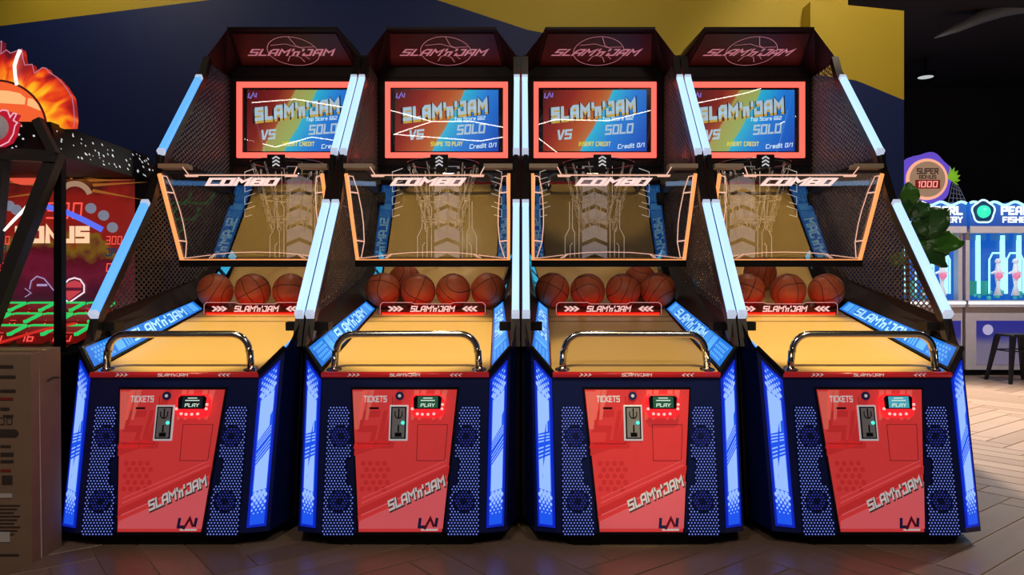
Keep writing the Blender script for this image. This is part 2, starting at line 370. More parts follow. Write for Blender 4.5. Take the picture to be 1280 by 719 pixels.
def wall_paint():
    """navy wall with a yellow field above a slanted painted edge"""
    m = bpy.data.materials.new('two_tone_wall'); m.use_nodes = True; nt = m.node_tree; b = nt.nodes['Principled BSDF']
    tc = nt.nodes.new('ShaderNodeTexCoord'); sx = nt.nodes.new('ShaderNodeSeparateXYZ'); nt.links.new(tc.outputs['Object'], sx.inputs[0])
    cv = nt.nodes.new('ShaderNodeFloatCurve'); c = cv.mapping.curves[0]
    pts = WALL_EDGE
    n = [((x + 6) / 12.0, z / 6.0) for x, z in pts]
    c.points[0].location = n[0]; c.points[1].location = n[-1]
    for p in n[1:-1]: c.points.new(*p)
    for p in c.points: p.handle_type = 'VECTOR'
    cv.mapping.update()
    mr = nt.nodes.new('ShaderNodeMapRange'); mr.inputs[1].default_value = -6; mr.inputs[2].default_value = 6
    nt.links.new(sx.outputs[0], mr.inputs[0]); nt.links.new(mr.outputs[0], cv.inputs['Value'])
    dz = nt.nodes.new('ShaderNodeMath'); dz.operation = 'DIVIDE'; dz.inputs[1].default_value = 6.0; nt.links.new(sx.outputs[2], dz.inputs[0])
    gt = nt.nodes.new('ShaderNodeMath'); gt.operation = 'GREATER_THAN'; nt.links.new(dz.outputs[0], gt.inputs[0]); nt.links.new(cv.outputs[0], gt.inputs[1])
    nz = nt.nodes.new('ShaderNodeTexNoise'); nz.inputs['Scale'].default_value = 2.0
    mx = nt.nodes.new('ShaderNodeMix'); mx.data_type = 'RGBA'; mx.inputs[6].default_value = (0.004, 0.02, 0.14, 1); mx.inputs[7].default_value = (0.60, 0.44, 0.03, 1)
    nt.links.new(gt.outputs[0], mx.inputs[0])
    hs = nt.nodes.new('ShaderNodeHueSaturation'); nt.links.new(mx.outputs[2], hs.inputs['Color'])
    mv = nt.nodes.new('ShaderNodeMapRange'); mv.inputs[3].default_value = 0.9; mv.inputs[4].default_value = 1.1
    nt.links.new(tc.outputs['Object'], nz.inputs['Vector']); nt.links.new(nz.outputs[0], mv.inputs[0]); nt.links.new(mv.outputs[0], hs.inputs['Value'])
    nt.links.new(hs.outputs[0], b.inputs['Base Color']); b.inputs['Roughness'].default_value = 0.6
    return m
WY = 5.75
def wx(px, Y=WY): return (px - 651) * Y / F
def wz(py, Y=WY): return CAMZ + (360 - py) * Y / F
WALL_EDGE = [(-6, 2.85), (wx(0), wz(33)), (wx(265), wz(0)), (wx(405), wz(-18)), (wx(545), wz(0)), (wx(660), wz(38)), (wx(1013), wz(101)), (wx(1060), wz(108)), (wx(1130), wz(137)), (6, 1.2)]
wp = wall_paint()
struct(MB().box((-6.8, WY, 0), (wx(1060), WY + .15, 4.3)).obj('wall_back', wp))
PYC = 5.6
struct(MB().hull8([(wx(1013, PYC), PYC, 0), (wx(1130, PYC), PYC, 0), (wx(1130, PYC), PYC + .5, 0), (wx(1013, PYC), PYC + .5, 0)],
                  [(wx(1013, PYC), PYC, wz(2, PYC)), (wx(1130, PYC), PYC, wz(14, PYC)), (wx(1130, PYC), PYC + .5, wz(14, PYC)), (wx(1013, PYC), PYC + .5, wz(2, PYC))]).obj('wall_pillar', wp))
dark_wall = mat('dark_hall_paint', (0.012, 0.012, 0.014), 0.8)
struct(MB().box((2.0, 12.0, 0), (10, 12.2, 4.3)).obj('wall_far', dark_wall))
struct(MB().box((9.8, -4, 0), (10, 12.0, 4.3)).obj('wall_right', dark_wall))
struct(MB().box((-7, -4, 0), (-6.8, 5.9, 4.3)).obj('wall_left', mat('navy_paint', (0.025, 0.04, 0.14), 0.6)))
struct(MB().box((-7, -4, 4.3), (10, 12.2, 4.4)).obj('ceiling', dark_wall))

# ------------------------------------------------------------------ the basketball machine
Y0 = 3.2
def L(x, Y, z): return (x, Y - Y0, z)
def lane_z(Y):
    t = Y - 4.45
    return 0.705 + 0.22 * (Y - 3.21) + (0.53 * t * t if t > 0 else 0)
TUBE = [((3.43, .945), (3.915, 1.528)), ((4.075, 1.815), (4.565, 2.372))]

def build_machine():
    root = empty('basketball_arcade_machine', (0, Y0, 0))
    FV = (0, .14, .68); FD = Fr(L(0, 3.07, .02), (1, 0, 0), FV)
    # --- cabinet base: front facet and bevelled corners
    half = [(.35, 3.08, .055), (.440, 3.12, .05), (.480, 3.30, .05), (.487, 3.62, .05)], [(.36, 3.21, .70), (.455, 3.28, .807), (.487, 3.43, .86), (.487, 3.62, .86)]
    bot = [L(*p) for p in half[0]] + [L(-p[0], p[1], p[2]) for p in half[0][::-1]]; top = [L(*p) for p in half[1]] + [L(-p[0], p[1], p[2]) for p in half[1][::-1]]
    b = MB(); b.add(bot + top, [tuple(range(7, -1, -1))] + [(i, (i + 1) % 8, 8 + (i + 1) % 8, 8 + i) for i in (0, 1, 2, 4, 5, 6, 7)])
    base = b.obj('cabinet_base', navy_body, root)
    MB().hull8([L(-.283, 3.10, 0), L(.283, 3.10, 0), L(.44, 3.3, 0), L(.44, 4.9, 0), L(-.44, 4.9, 0), L(-.44, 3.3, 0)],
               [L(-.30, 3.085, .055), L(.30, 3.085, .055), L(.46, 3.27, .055), L(.46, 5.0, .055), L(-.46, 5.0, .055), L(-.46, 3.27, .055)]).obj('toe_plinth', black, root)
    # side panels
    prof = [(3.31, .05), (3.435, .86), (3.45, .93), (4.6, 1.15), (5.12, 1.26), (5.12, .03)]
    for s in (-1, 1):
        fr = Fr(L(s * .4875, 0, 0), (0, 1, 0), (0, 0, 1))
        MB().prism(fr, prof, -.006, .006).obj('side_panel', black, root)
    # rear column
    MB().box(L(-.487, 5.04, .03), L(.487, 5.25, 2.66)).obj('rear_column', black, root)
    # --- lane
    m = MB(); ys = [3.212] + [3.4 + .2 * k for k in range(6)] + [4.5 + .06 * k for k in range(10)]
    hw = lambda Y: .365 + (.338 - .365) * (Y - 3.21) / 1.07 if Y < 4.28 else .338 + (Y - 4.28) * .12
    vs = []
    for Y in ys: vs += [L(-hw(Y), Y, lane_z(Y)), L(hw(Y), Y, lane_z(Y)), L(hw(Y), Y, lane_z(Y) - .02), L(-hw(Y), Y, lane_z(Y) - .02)]
    k = len(ys); fs = [(0, 1, 2, 3), (4 * k - 1, 4 * k - 2, 4 * k - 3, 4 * k - 4)]
    for i in range(k - 1):
        for j in range(4): fs.append((4 * i + j, 4 * i + 4 + j, 4 * i + 4 + (j + 1) % 4, 4 * i + (j + 1) % 4))
    m.add(vs, fs); ln = m.obj('lane', lane, root)
    fl = Fr(L(0, 3.21, lane_z(3.21)), (1, 0, 0), (0, 1, .22))
    MB().rect(fl, -.345, .86, .345, .866, .0005, .002).rect(fl, -.35, .965, .35, .972, .0005, .002).obj('lane_line', mat('lane_line_brown', (0.10, 0.06, 0.03), .5), ln)
    # apron strip at the lane's front edge
    ap = MB().tube([L(-.362, 3.204, .7), L(.362, 3.204, .7)], .0125, 8).obj('front_edge_strip', mat('apron_red', (0.5, 0.02, 0.03), .2, 0, (0.8, .03, .03), .22), root, True)
    fa = Fr(L(0, 3.1905, .70), (1, 0, 0), (0, 0, 1)); m = MB()
    text(m, fa, "SLAM'n'JAM", 0, 0, .013, .13); m.obj('lettering', white_print, ap)
    for sgn, tx in ((-1, '>>>'), (1, '<<<')): text(MB(), fa, tx, sgn * .22, 0, .013, .05).obj('chevron_print', white_print, ap)
    # --- corner light panels
    for s in (-1, 1):
        I0, I1, O0, O1 = V(L(s * .35, 3.08, .055)), V(L(s * .36, 3.21, .70)), V(L(s * .440, 3.12, .05)), V(L(s * .455, 3.28, .807))
        q = QF(I0, O0, O1, I1, 1, 1) if s > 0 else QF(O0, I0, I1, O1, 1, 1)
        mir = (lambda a: a) if s > 0 else (lambda a: 1 - a)
        RA = lambda a0, a1: (a0, a1) if s > 0 else (1 - a1, 1 - a0)
        a0, a1 = RA(.06, .84)
        m = MB(); m.rect(q, a0, .03, a1, .955, .001, .006); pn = m.obj('corner_light_panel', led_deep, root)
        a0, a1 = RA(.16, .74); MB().rect(q, a0, .045, a1, .94, .0062, .008).obj('light_field', led_blue, pn)
        w = MB(); H = .0085
        la, lb = min(a0, a1), max(a0, a1)
        X = lambda t: la + (lb - la) * t
        w.poly(q, [(X(.06), .80), (X(.94), .80), (X(.94), .68), (X(.80), .66), (X(.80), .60), (X(.06), .545)], H)
        w.poly(q, [(X(.06), .40), (X(.94), .465), (X(.94), .34), (X(.94), .24), (X(.06), .24), (X(.06), .30)], H)
        for k2 in range(3):
            c = .53 - .018 * k2; w.poly(q, [(X(.06), c), (X(.94), c + .06), (X(.94), c + .068), (X(.06), c + .008)], H)
            c = .412 + .022 * k2; w.poly(q, [(X(.06), c), (X(.94), c + .065), (X(.94), c + .073), (X(.06), c + .008)], H)
        asp = .14 / .66     # hexagons measured in metres
        for j in range(7):
            r = .0125 * (1 - .11 * j)
            for i in range(4 if j % 2 else 3):
                a = X((i + (.5 if j % 2 == 0 else 0)) / 3.0 * .86 + .07)
                for bb in (.815 + .019 * j, .225 - .019 * j):
                    w.poly(q, [(a + (x) * 7.6, bb + y * 1.35) for x, y in [(r * .9 * math.sin(math.pi / 3 * kk), r * .9 * math.cos(math.pi / 3 * kk)) for kk in range(6)]][::1 if True else -1], H)
        w.obj('light_pattern', led_white, pn, kind='stuff')
        # black trim on the facet top edge
        MB().bar(I1 + V((0, -.004, .004)), O1 + V((0, -.004, .006)), .016).obj('corner_trim', black, root)
    # --- door
    hd = lambda v: .172 + (.225 - .172) * (v - .042) / .586
    MB().prism(FD, [(-hd(.03) - .008, .03), (hd(.03) + .008, .03), (hd(.64) + .008, .64), (-hd(.64) - .008, .64)], .0005, .006).obj('door_surround', gloss_black, root)
    door = MB().prism(FD, [(-.172, .042), (.172, .042), (.225, .628), (-.225, .628)], .002, .011).obj('service_door', door_red, root)
    h = .0115; m = MB()
    m.poly(FD, [(-.205, .35), (-.05, .40), (.0, .628), (-.03, .628), (-.09, .42), (-.205, .40)], h)
    text(m, FD, 'SL', -.11, .46, .16, .17, 1.3, .25, 0, h)
    m.poly(FD, [(-.180, .10), (-.175, .135), (.20, .31), (.195, .275)], h)
    for i in range(4):
        for j in range(5): m.poly(FD, hexa(-.165 + .03 * i + (.015 if j % 2 else 0), .215 + .026 * j, .012), h)
    for i in range(3):
        for j in range(5): m.poly(FD, hexa(.10 + .028 * i + (.014 if j % 2 else 0), .10 + .024 * j, .010), h)
    m.obj('dark_print', door_dark, door)
    m = MB()
    m.poly(FD, [(-.173, .055), (-.170, .085), (.193, .245), (.176, .055)], h + .0004)
    for v0, w_ in ((.105, .006), (.155, .004), (.175, .003)):
        m.poly(FD, [(-.165, v0), (.185, v0 + .155), (.185, v0 + .155 + w_), (-.165, v0 + w_)], h + .0004)
    m.obj('pink_print', door_pink, door)
    for a in (-.19, -.165, .03, .06, .12, .15): MB().poly(FD, [(a, .50), (a + .012, .50), (a + .035, .626), (a + .012, .626)], h + .0003).obj('light_print', door_light, door)
    m = MB(); m.poly(FD, [(-.208, .46), (-.19, .46), (-.17, .62), (-.222, .62)], h + .0003)
    m.obj('light_print', door_light, door)
    m = MB(); text(m, FD, "TICKETS", -.125, .588, .028, .10, 1.5, .05, 0, h + .001); m.obj('lettering', white_print, door)
    m = MB(); text(m, FD, "SLAM'n'JAM", .064, .197, .043, .255, 1.5, .25, 24, h + .0022); m.obj('lettering', white_print, door)
    m = MB(); m.poly(FD, [(.085, .047), (.155, .047), (.157, .054), (.087, .054)], h + .001); m.obj('emblem_underline', white_print, door)
    m = MB(); text(m, FD, "SLAM'n'JAM", .067, .193, .047, .258, 2.1, .25, 24, h + .0014); m.obj('lettering_shadow', grey_print, door)
    m = MB(); m.stroke(FD, [(.06, .33), (.178, .33), (.188, .48), (.06, .48)], .0022, h + .0008, True); sm_ = mat('door_seam', (.18, .01, .015), .5); m.obj('hatch_outline', sm_, door)
    m = MB(); m.stroke(FD, [(-.195, .40), (-.055, .40), (-.05, .60)], .002, h + .0008); m.obj('seam_line', sm_, door)
    MB().rect(FD, -.148, .545, -.108, .553, h, h + .002).obj('ticket_slot', gloss_black, door)
    # maker's emblem, blue and crimson strokes
    m = MB().stroke(FD, [(.082, .098), (.078, .062), (.103, .062)], .012, h + .0012); m.stroke(FD, [(.146, .062), (.152, .098)], .012, h + .0012); m.obj('emblem', navy_print, door)
    m = MB().stroke(FD, [(.100, .052), (.124, .097), (.140, .062)], .010, h + .0014); m.obj('emblem', crimson_print, door)
    bt = MB().disc(FD, -.02, .601, .018, .010, .018, 20).obj('push_button', navy_print, root)
    MB().disc(FD, -.02, .601, .007, .0181, None, 12).obj('button_light', white_print, bt)
    cp = MB().rect(FD, -.061, .412, .019, .562, .010, .016).obj('coin_slot', mat('coin_frame_silver', (.75, .74, .76), .3, .3, (.8, .8, .85), .35), root, bevel=.002)  # glow put into the silver frame to make it look bright
    MB().rect(FD, -.054, .420, .012, .555, .016, .0175).obj('coin_recess', gloss_black, cp)
    MB().rect(FD, -.048, .425, .006, .550, .0175, .020).obj('coin_plate', coin_grey, cp)
    for q4 in ((-.023, .505, -.018, .548), (-.023, .448, -.017, .478), (-.034, .430, -.006, .446)): MB().rect(FD, *q4, .020, .0215).obj('coin_slit', gloss_black, cp)
    m = MB(); m.stroke(FD, [(-.036, .535), (-.036, .518), (-.028, .507), (-.013, .507), (-.006, .518), (-.006, .535)], .004, .0212); m.obj('coin_guide', gloss_black, cp)
    MB().disc(FD, -.002, .487, .008, .0205, .022, 12).obj('coin_light', green_led, cp)
    # card reader
    rd = MB(); rp = [(.038, .52), (.05, .508), (.155, .508), (.170, .522), (.174, .585), (.160, .607), (.045, .607), (.033, .588)]
    rd.prism(FD, rp, .010, .042); rdr = rd.obj('card_reader', reader_red, root, bevel=.006)
    MB().prism(FD, [(.046, .545), (.160, .545), (.164, .592), (.152, .600), (.054, .600), (.044, .590)], .042, .044).obj('reader_screen', gloss_black, rdr)
    for a, v in ((.062, .524), (.083, .522), (.107, .522), (.132, .524), (.166, .545), (.168, .563), (.040, .545)): MB().disc(FD, a, v, .0062, .0425, .045, 10).obj('reader_button_light', reader_led, rdr)
    # --- speaker grilles
    for s in (-1, 1):
        pg = [(s * (hd(.55) + .022), .555), (s * .327, .555), (s * .325, .025), (s * (hd(.05) + .022), .025), (s * (hd(.2) + .022), .22), (s * (hd(.2) + .045), .235), (s * (hd(.33) + .045), .335), (s * (hd(.33) + .022), .345)]
        if s > 0: pg = pg[::-1]
        gr = MB().prism(FD, pg, .0008, .004).obj('speaker_grille', grille_mat, root)
        m1 = MB(); m2 = MB(); spk = [(s * .268, .43), (s * .262, .165)]
        row = 0; v = .032
        while v < .552:
            a = .16 + (.0065 if row % 2 else 0)
            while a < .33:
                if in_poly(pg, s * a, v):
                    near = min(math.hypot(s * a - c[0], v - c[1]) for c in spk)
                    if near > .047: m1.poly(FD, hexa(s * a, v, .0031), .0046)
                    elif near > .012: m2.poly(FD, hexa(s * a, v, .0032), .0046)
                a += .013
            v += .0113; row += 1
        m1.obj('perforation', perf_mat, gr, kind='stuff'); m2.obj('perforation_dim', perf_dim, gr, kind='stuff')
        for c in spk: MB().ring(FD, c[0], c[1], .040, .047, .0055, 24).disc(FD, c[0], c[1], .014, .0052, None, 16).obj('speaker', navy_body, gr)
    # --- handle bar
    pts = []; x0, x1, z0, z1, R = .318, .318, .708, .872, .075
    for s in (-1, 1):
        seg = [L(s * .318, 3.245, .712), L(s * .312, 3.245, .80)]
        for k in range(7):
            t = math.pi / 2 * k / 6; seg.append(L(s * (.308 - R + R * math.cos(t)), 3.245, .872 - R + R * math.sin(t)))
        pts += seg if s < 0 else seg[::-1]
    hb = MB().tube(pts, .0155, 12).obj('handle_bar', chrome, root, True)
    for s in (-1, 1):
        f2 = Fr(L(s * .318, 3.245, lane_z(3.245)), (1, 0, 0), (0, 1, .22)); MB().disc(f2, 0, 0, .033, 0, .006, 20).disc(f2, 0, 0, .021, .006, .012, 16).obj('flange', chrome, hb)
    # --- side strips and rails
    for s in (-1, 1):
        NI, NO, FO, FI = L(s * .365, 3.228, .716), L(s * .458, 3.300, .812), L(s * .402, 4.30, 1.002), L(s * .338, 4.30, .950)
        q = QF(FI, NI, NO, FO, 1, 1) if s > 0 else QF(NI, FI, FO, NO, 1, 1)
        st = MB().rect(q, 0, 0, 1, 1, -.012, 0).obj('side_light_strip', gloss_black, root)
        MB().rect(q, .015, .10, .985, .92, .0005, .002).obj('light_field', strip_blue, st)
        H = .003
        T = (lambda t: t) if s > 0 else (lambda t: 1 - t)      # t = 0 far end, 1 near end
        for t0, t1 in ((.04, .10), (.115, .125), (.135, .145), (.74, .80), (.715, .725), (.695, .705), (.675, .685)): MB().rect(q, min(T(t0), T(t1)), .2, max(T(t0), T(t1)), .85, .002, H).obj('pale_bar', strip_pale, st)
        m = MB()
        for i in range(6):
            for j in range(4): m.poly(q, [(T(.83 + .022 * i + (.011 if j % 2 else 0)) + x * .0085, .24 + .17 * j + y * .075) for x, y in hexa(0, 0, 1)], H)
        m.obj('hexagon_print', strip_pale, st, kind='stuff')
        m = MB(); text(m, q, "SLAM'n'JAM", T(.41), .52, .58, .50, 1.3, .12, 0, .0034); m.obj('lettering', strip_text, st)
        # second, rear run of the strip
        a, b2, c, d = L(s * .345, 4.42, lane_z(4.42) + .005), L(s * .415, 4.42, lane_z(4.42) + .06), L(s * .47, 5.04, 1.36), L(s * .42, 5.04, 1.28)
        q2 = QF(b2, a, d, c, 1, 1) if s < 0 else QF(a, b2, c, d, 1, 1)
        s2 = MB().rect(q2, 0, 0, 1, 1, -.01, 0).obj('rear_light_strip', gloss_black, root)
        m = MB()
        for i in range(4): m.rect(q2, .2, .06 + .25 * i, .8, .24 + .25 * i, .0005, .002)
        m.obj('light_field', glow('rear_strip_cyan', (0.04, 0.45, 0.75), .8), s2)
        # black rail between strip and side panel
        rl = MB(); P = [NO, FO, L(s * .415, 4.42, lane_z(4.42) + .065), L(s * .47, 5.04, 1.36)]; Q = [L(s * .482, 3.44, .932), L(s * .482, 4.30, 1.095), L(s * .482, 4.42, 1.118), L(s * .482, 5.04, 1.37)]
        vs = []
        for p, q3 in zip(P, Q): vs += [V(p), V(q3), V(q3) - V((0, 0, .03)), V(p) - V((0, 0, .03))]
        fs = [(0, 1, 2, 3), (15, 14, 13, 12)]
        for i in range(3):
            for j in range(4): fs.append((4 * i + j, 4 * i + 4 + j, 4 * i + 4 + (j + 1) % 4, 4 * i + (j + 1) % 4))
        rl.add(vs, fs).obj('side_rail', brown_post, root)
        MB().box(L(s * .40, 3.46, .875), L(s * .478, 3.54, .915)).obj('rail_bracket', black, root)
        # posts and light tubes
        xs = s * .4755
        MB().tube([L(xs, 3.40, .80), L(xs, 3.452, .935), L(xs, 3.937, 1.52), L(xs, 4.097, 1.807), L(xs, 4.587, 2.364), L(xs, 4.67, 2.52)], .030, 4, rot=math.pi / 4).obj('front_post', brown_post, root)
        for (ya, za), (yb, zb) in TUBE:
            tb = MB().tube([L(xs, ya - .012, za), L(xs, yb - .012, zb)], .0235, 4, rot=math.pi / 4).obj('light_tube', tube_mat, root)
            d = V((0, yb - ya, zb - za)).normalized() * .022
            for (y, z, sg) in ((ya, za, 1), (yb, zb, -1)): p = V(L(xs, y - .013, z)); MB().tube([p - d * .1 * sg, p + d * sg], .0255, 4, rot=math.pi / 4).obj('end_cap', glow('tube_cap_glow', (.62, .70, .9), .75), tb)
        MB().tube([L(s * .4965, 3.44, .93), L(s * .4965, 3.915, 1.5), L(s * .4965, 4.075, 1.80), L(s * .4965, 4.62, 2.45)], .002, 4).obj('red_cable', mat('red_cable', (.25, .02, .015), .5), root)
        MB().box(L(s * .455, 5.0, 1.2), L(s * .485, 5.045, 2.55)).obj('rear_post', black, root)
        MB().box(L(s * .462, 4.02, 1.70), L(s * .484, 5.03, 1.80)).obj('cross_bar', black, root)
        # mesh panels
        fr = Fr(L(s * .470, 0, 0), (0, 1, 0), (0, 0, 1))
        for poly in ([(3.48, .95), (3.94, 1.50), (4.05, 1.70), (5.02, 1.70), (5.02, 1.27), (4.6, 1.15)], [(4.10, 1.80), (4.60, 2.36), (4.67, 2.5), (5.02, 2.5), (5.02, 1.80)]):
            m = MB()
            for sg in (1, -1):
                d = (.05, .03 * sg); c = 0
                for k2 in range(-60, 160):
                    p = (3.4 + .05 * k2, .9 if sg > 0 else 2.6)
                    for t0, t1 in clip_line(poly, p, d):
                        if t1 - t0 < .05: continue
                        A = fr.pt(p[0] + d[0] * t0, p[1] + d[1] * t0); B = fr.pt(p[0] + d[0] * t1, p[1] + d[1] * t1); m.bar(A, B, .0048)
            m.obj('wire_mesh', wire, root, kind='stuff')
    # --- ball gate
    fg = Fr(L(0, 4.205, lane_z(4.205) + .004), (1, 0, 0), (0, 0, 1))
    gt = MB().prism(fg, [(-.30, 0), (.30, 0), (.30, .05), (.285, .066), (.12, .066), (.105, .058), (-.105, .058), (-.12, .066), (-.285, .066), (-.30, .05)], -.004, .004).obj('ball_gate', gate_acrylic, root)
    m = MB(); m.stroke(fg, [(-.298, 0), (-.298, .05), (-.284, .064), (-.12, .064), (-.105, .056), (.105, .056), (.12, .064), (.284, .064), (.298, .05), (.298, 0)], .0035, .0045); m.obj('edge_line', gate_line, gt)
    m = MB(); text(m, fg, "SLAM'n'JAM", 0, .028, .034, .25, 1.5, .22, 0, .005); gl = glow('gate_lettering', (1.0, .55, .52), .9); m.obj('lettering', gl, gt)
    for sgn, tx in ((-1, '>>>'), (1, '<<<')): text(MB(), fg, tx, sgn * .21, .028, .030, .085, 1.8, 0, 0, .005, 1.0).obj('chevron_print', gl, gt)
    MB().box(L(-.29, 4.212, lane_z(4.215) + .003), L(.29, 4.222, lane_z(4.215) + .008)).obj('gate_light', glow('gate_red_light', (1.0, .03, .02), 4.0), gt)
    # --- combo shield
    fs_ = Fr(L(0, 4.22, 1.237), (1, 0, 0), (0, -.25, .453)); SHH = .517
    sh = MB().prism(fs_, [(-.432, 0), (.432, 0), (.438, SHH), (-.438, SHH)], -.003, .003).obj('combo_shield', shield_acrylic, root)
    m = MB()
    for s in (-1, 1): m.stroke(fs_, [(s * .436, SHH), (s * .430, -.006)], .016, .0, thick=.016)
    m.stroke(fs_, [(-.438, -.008), (.438, -.008)], .018, .0, thick=.016); m.obj('edge_light', orange_edge, sh)
    m = MB()
    for s in (-1, 1):
        m.stroke(fs_, [(s * .425, .505), (s * .402, .50), (s * .385, .42), (s * .375, .30), (s * .374, .22), (s * .381, .11), (s * .408, .012), (s * .424, .012), (s * .427, .3), (s * .425, .505)], .005, .0035)
        for v in (.405, .115): m.stroke(fs_, [(s * .425, v + .006), (s * .381, v)], .0075, .0036)
        m.stroke(fs_, [(s * .405, .010), (s * .26, .030)], .004, .0035); m.stroke(fs_, [(s * .275, .008), (s * .245, .034)], .004, .0035); m.stroke(fs_, [(s * .262, .008), (s * .232, .036)], .004, .0035)
        m.stroke(fs_, [(s * .245, .034), (s * .12, .046), (0, .049)], .004, .0035)
        m.stroke(fs_, [(s * .305, .555), (s * .283, .512)], .006, .0035)
        m.poly(fs_, [(s * .305, .511), (s * .225, .511), (s * .235, .498), (s * .300, .498)][::s], .0037)
    m.stroke(fs_, [(-.29, .508), (.29, .508)], .007, .0036); m.obj('neon_line', salmon_line, sh)
    m = MB(); text(m, fs_, 'COMBO', 0, .470, .046, .385, 1.9, .35, 0, .004, 2.0); m.obj('lettering', pink_text, sh)
    MB().box(L(-.44, 4.20, 1.195), L(.44, 4.245, 1.232)).obj('lower_rail', black, sh)
    for s in (-1, 1): MB().box(L(s * .30, 3.985, 1.722), L(s * .455, 4.06, 1.745)).obj('shield_bracket', tan_metal, root)
    # --- back panel with printed tread
    fb = Fr(L(0, 5.015, 0), (1, 0, 0), (0, 0, 1)); bp = MB().rect(fb, -.455, 1.28, .455, 1.95, -.02, 0).obj('back_panel', gloss_black, root)
    for k in range(6):
        z = 1.27 + .112 * k
        MB().prism(fb, [(-.085, z), (0, z + .035), (.085, z), (.085, z + .085), (0, z + .12), (-.085, z + .085)], 0, .006).obj('tread_block', tread_mat, bp)
    m = MB()
    for s in (-1, 1):
        m.stroke(fb, [(s * .105, 1.28), (s * .105, 1.62), (s * .12, 1.65), (s * .12, 1.9)], .004, .001); m.stroke(fb, [(s * .135, 1.28), (s * .135, 1.45), (s * .15, 1.48), (s * .15, 1.70)], .004, .001)
        m.stroke(fb, [(s * .20, 1.28), (s * .20, 1.42), (s * .17, 1.48), (s * .17, 1.66)], .004, .001); m.stroke(fb, [(s * .165, 1.28), (s * .165, 1.36), (s * .15, 1.38)], .004, .001)
        for k in range(7):
            z = 1.86 - .085 * k
            if k > 3: continue
            m.stroke(fb, [(s * .30, z + .025), (s * .37, z), (s * .37, z - .05), (s * .32, z - .035)], .005, .001)
    m.obj('circuit_print', circuit_line, bp)
    # --- hoop and chain net
    hc = V(L(0, 4.775, 1.868)); ring_pts = [hc + V((.225 * math.cos(t), .225 * math.sin(t), 0)) for t in [2 * math.pi * k / 40 for k in range(40)]]
    hp = MB().tube(ring_pts, .011, 8, True).obj('hoop', gloss_black, root, True)
    m = MB().box(hc + V((-.07, .20, -.03)), hc + V((.07, .235, .02))); m.obj('hoop_mount', black, hp)
    fc = Fr(hc + V((0, -.24, -.01)), (1, 0, 0), (0, 0, 1)); cb = MB().rect(fc, -.055, -.045, .055, .035, -.004, 0).obj('chevron_sign', black, hp)
    m = MB()
    for k in range(3): m.stroke(fc, [(-.022, -.036 + .022 * k), (0, -.022 + .022 * k), (.022, -.036 + .022 * k)], .009, .001)
    cb_m = m; m.obj('chevron_print', glow('chevron_white', (.8, .8, .85), .6), hp)
    m = MB()
    def link(p, d, side):
        d = d.normalized(); x = d.cross(side).normalized()
        m.tube([p + d * (.014 * math.sin(t)) + x * (.006 * math.cos(t)) for t in [2 * math.pi * k / 8 for k in range(8)]], .0019, 4, True)
    NC = 12
    for c in range(NC):
        def P(t, c=c):
            an = 2 * math.pi * (c + (0.5 if t > .5 else 0)) / NC + .15; r = .222 - .115 * t; an0 = 2 * math.pi * c / NC + .15 + t * .26
            return hc + V((r * math.cos(an0), r * math.sin(an0), -.015 - .40 * t + .02 * math.sin(c * 2.1) * t))
        for k in range(17):
            p, p2 = P(k / 17), P((k + 1) / 17); rad = (p - hc); rad.z = 0; rad.normalize()
            link((p + p2) / 2, p2 - p, rad if k % 2 else rad.cross(V((0, 0, 1))))
        p, q3 = P(.45), hc + V((0, 0, 0))
    for zz, rr in ((.45, .168), (.8, .128)):
        for c in range(NC):
            for k in range(5):
                a0 = 2 * math.pi * (c + k / 5) / NC + .15 + zz * .26; a1 = a0 + 2 * math.pi / NC / 5; dip = -.03 * math.sin(math.pi * (k + .5) / 5)
                A = hc + V((rr * math.cos(a0), rr * math.sin(a0), -.015 - .40 * zz + dip)); B = hc + V((rr * math.cos(a1), rr * math.sin(a1), -.015 - .40 * zz + dip))
                link((A + B) / 2, B - A, V((0, 0, 1)) if k % 2 else (A - hc))
    m.obj('chain_net', chain_mat, hp, kind='stuff')
    # --- screen housing
    fsn = Fr(L(0, 5.0, 0), (1, 0, 0), (0, 0, 1))
    sc = MB().rect(fsn, -.487, 1.90, .487, 2.56, -.04, -.006).obj('screen_housing', black, root)
    m = MB()
    for a0, b0, a1, b1 in ((-.413, 2.428, .413, 2.462), (-.413, 1.952, .413, 1.986), (-.413, 1.986, -.381, 2.428), (.381, 1.986, .413, 2.428)): m.rect(fsn, a0, b0, a1, b1, 0, .022)
    m.obj('screen_bezel_light', red_bezel, root)
    MB().rect(fsn, -.381, 1.986, .381, 2.428, -.005, .0).obj('screen_border', gloss_black, root)
    # --- hood
    hd_ = MB(); A1, A2 = L(-.345, 4.65, 2.70), L(.345, 4.65, 2.70); B1, B2 = L(-.49, 4.66, 2.515), L(.49, 4.66, 2.515); C1, C2 = L(-.49, 5.0, 2.50), L(.49, 5.0, 2.50); D1, D2 = L(-.40, 5.0, 2.572), L(.40, 5.0, 2.572)
    E1, E2 = L(-.345, 5.24, 2.76), L(.345, 5.24, 2.76); F1, F2 = L(-.49, 5.24, 2.55), L(.49, 5.24, 2.55); A1b, A2b = L(-.345, 4.65, 2.715), L(.345, 4.65, 2.715)
    hd_.add([A1, A2, B1, B2, C1, C2, D1, D2, E1, E2, F1, F2, A1b, A2b],
            [(0, 1, 7, 6), (0, 6, 4, 2), (1, 3, 5, 7), (6, 7, 5, 4), (0, 12, 13, 1), (12, 8, 9, 13), (2, 10, 8, 12, 0), (3, 1, 13, 9, 11), (4, 5, 11, 10), (2, 4, 10), (3, 11, 5), (8, 10, 11, 9)])
    hm_ = mat('hood_black', (0.008, 0.003, 0.004), .45); hm_.node_tree.nodes['Principled BSDF'].inputs['Specular IOR Level'].default_value = .2; hood = hd_.obj('hood', hm_, root)
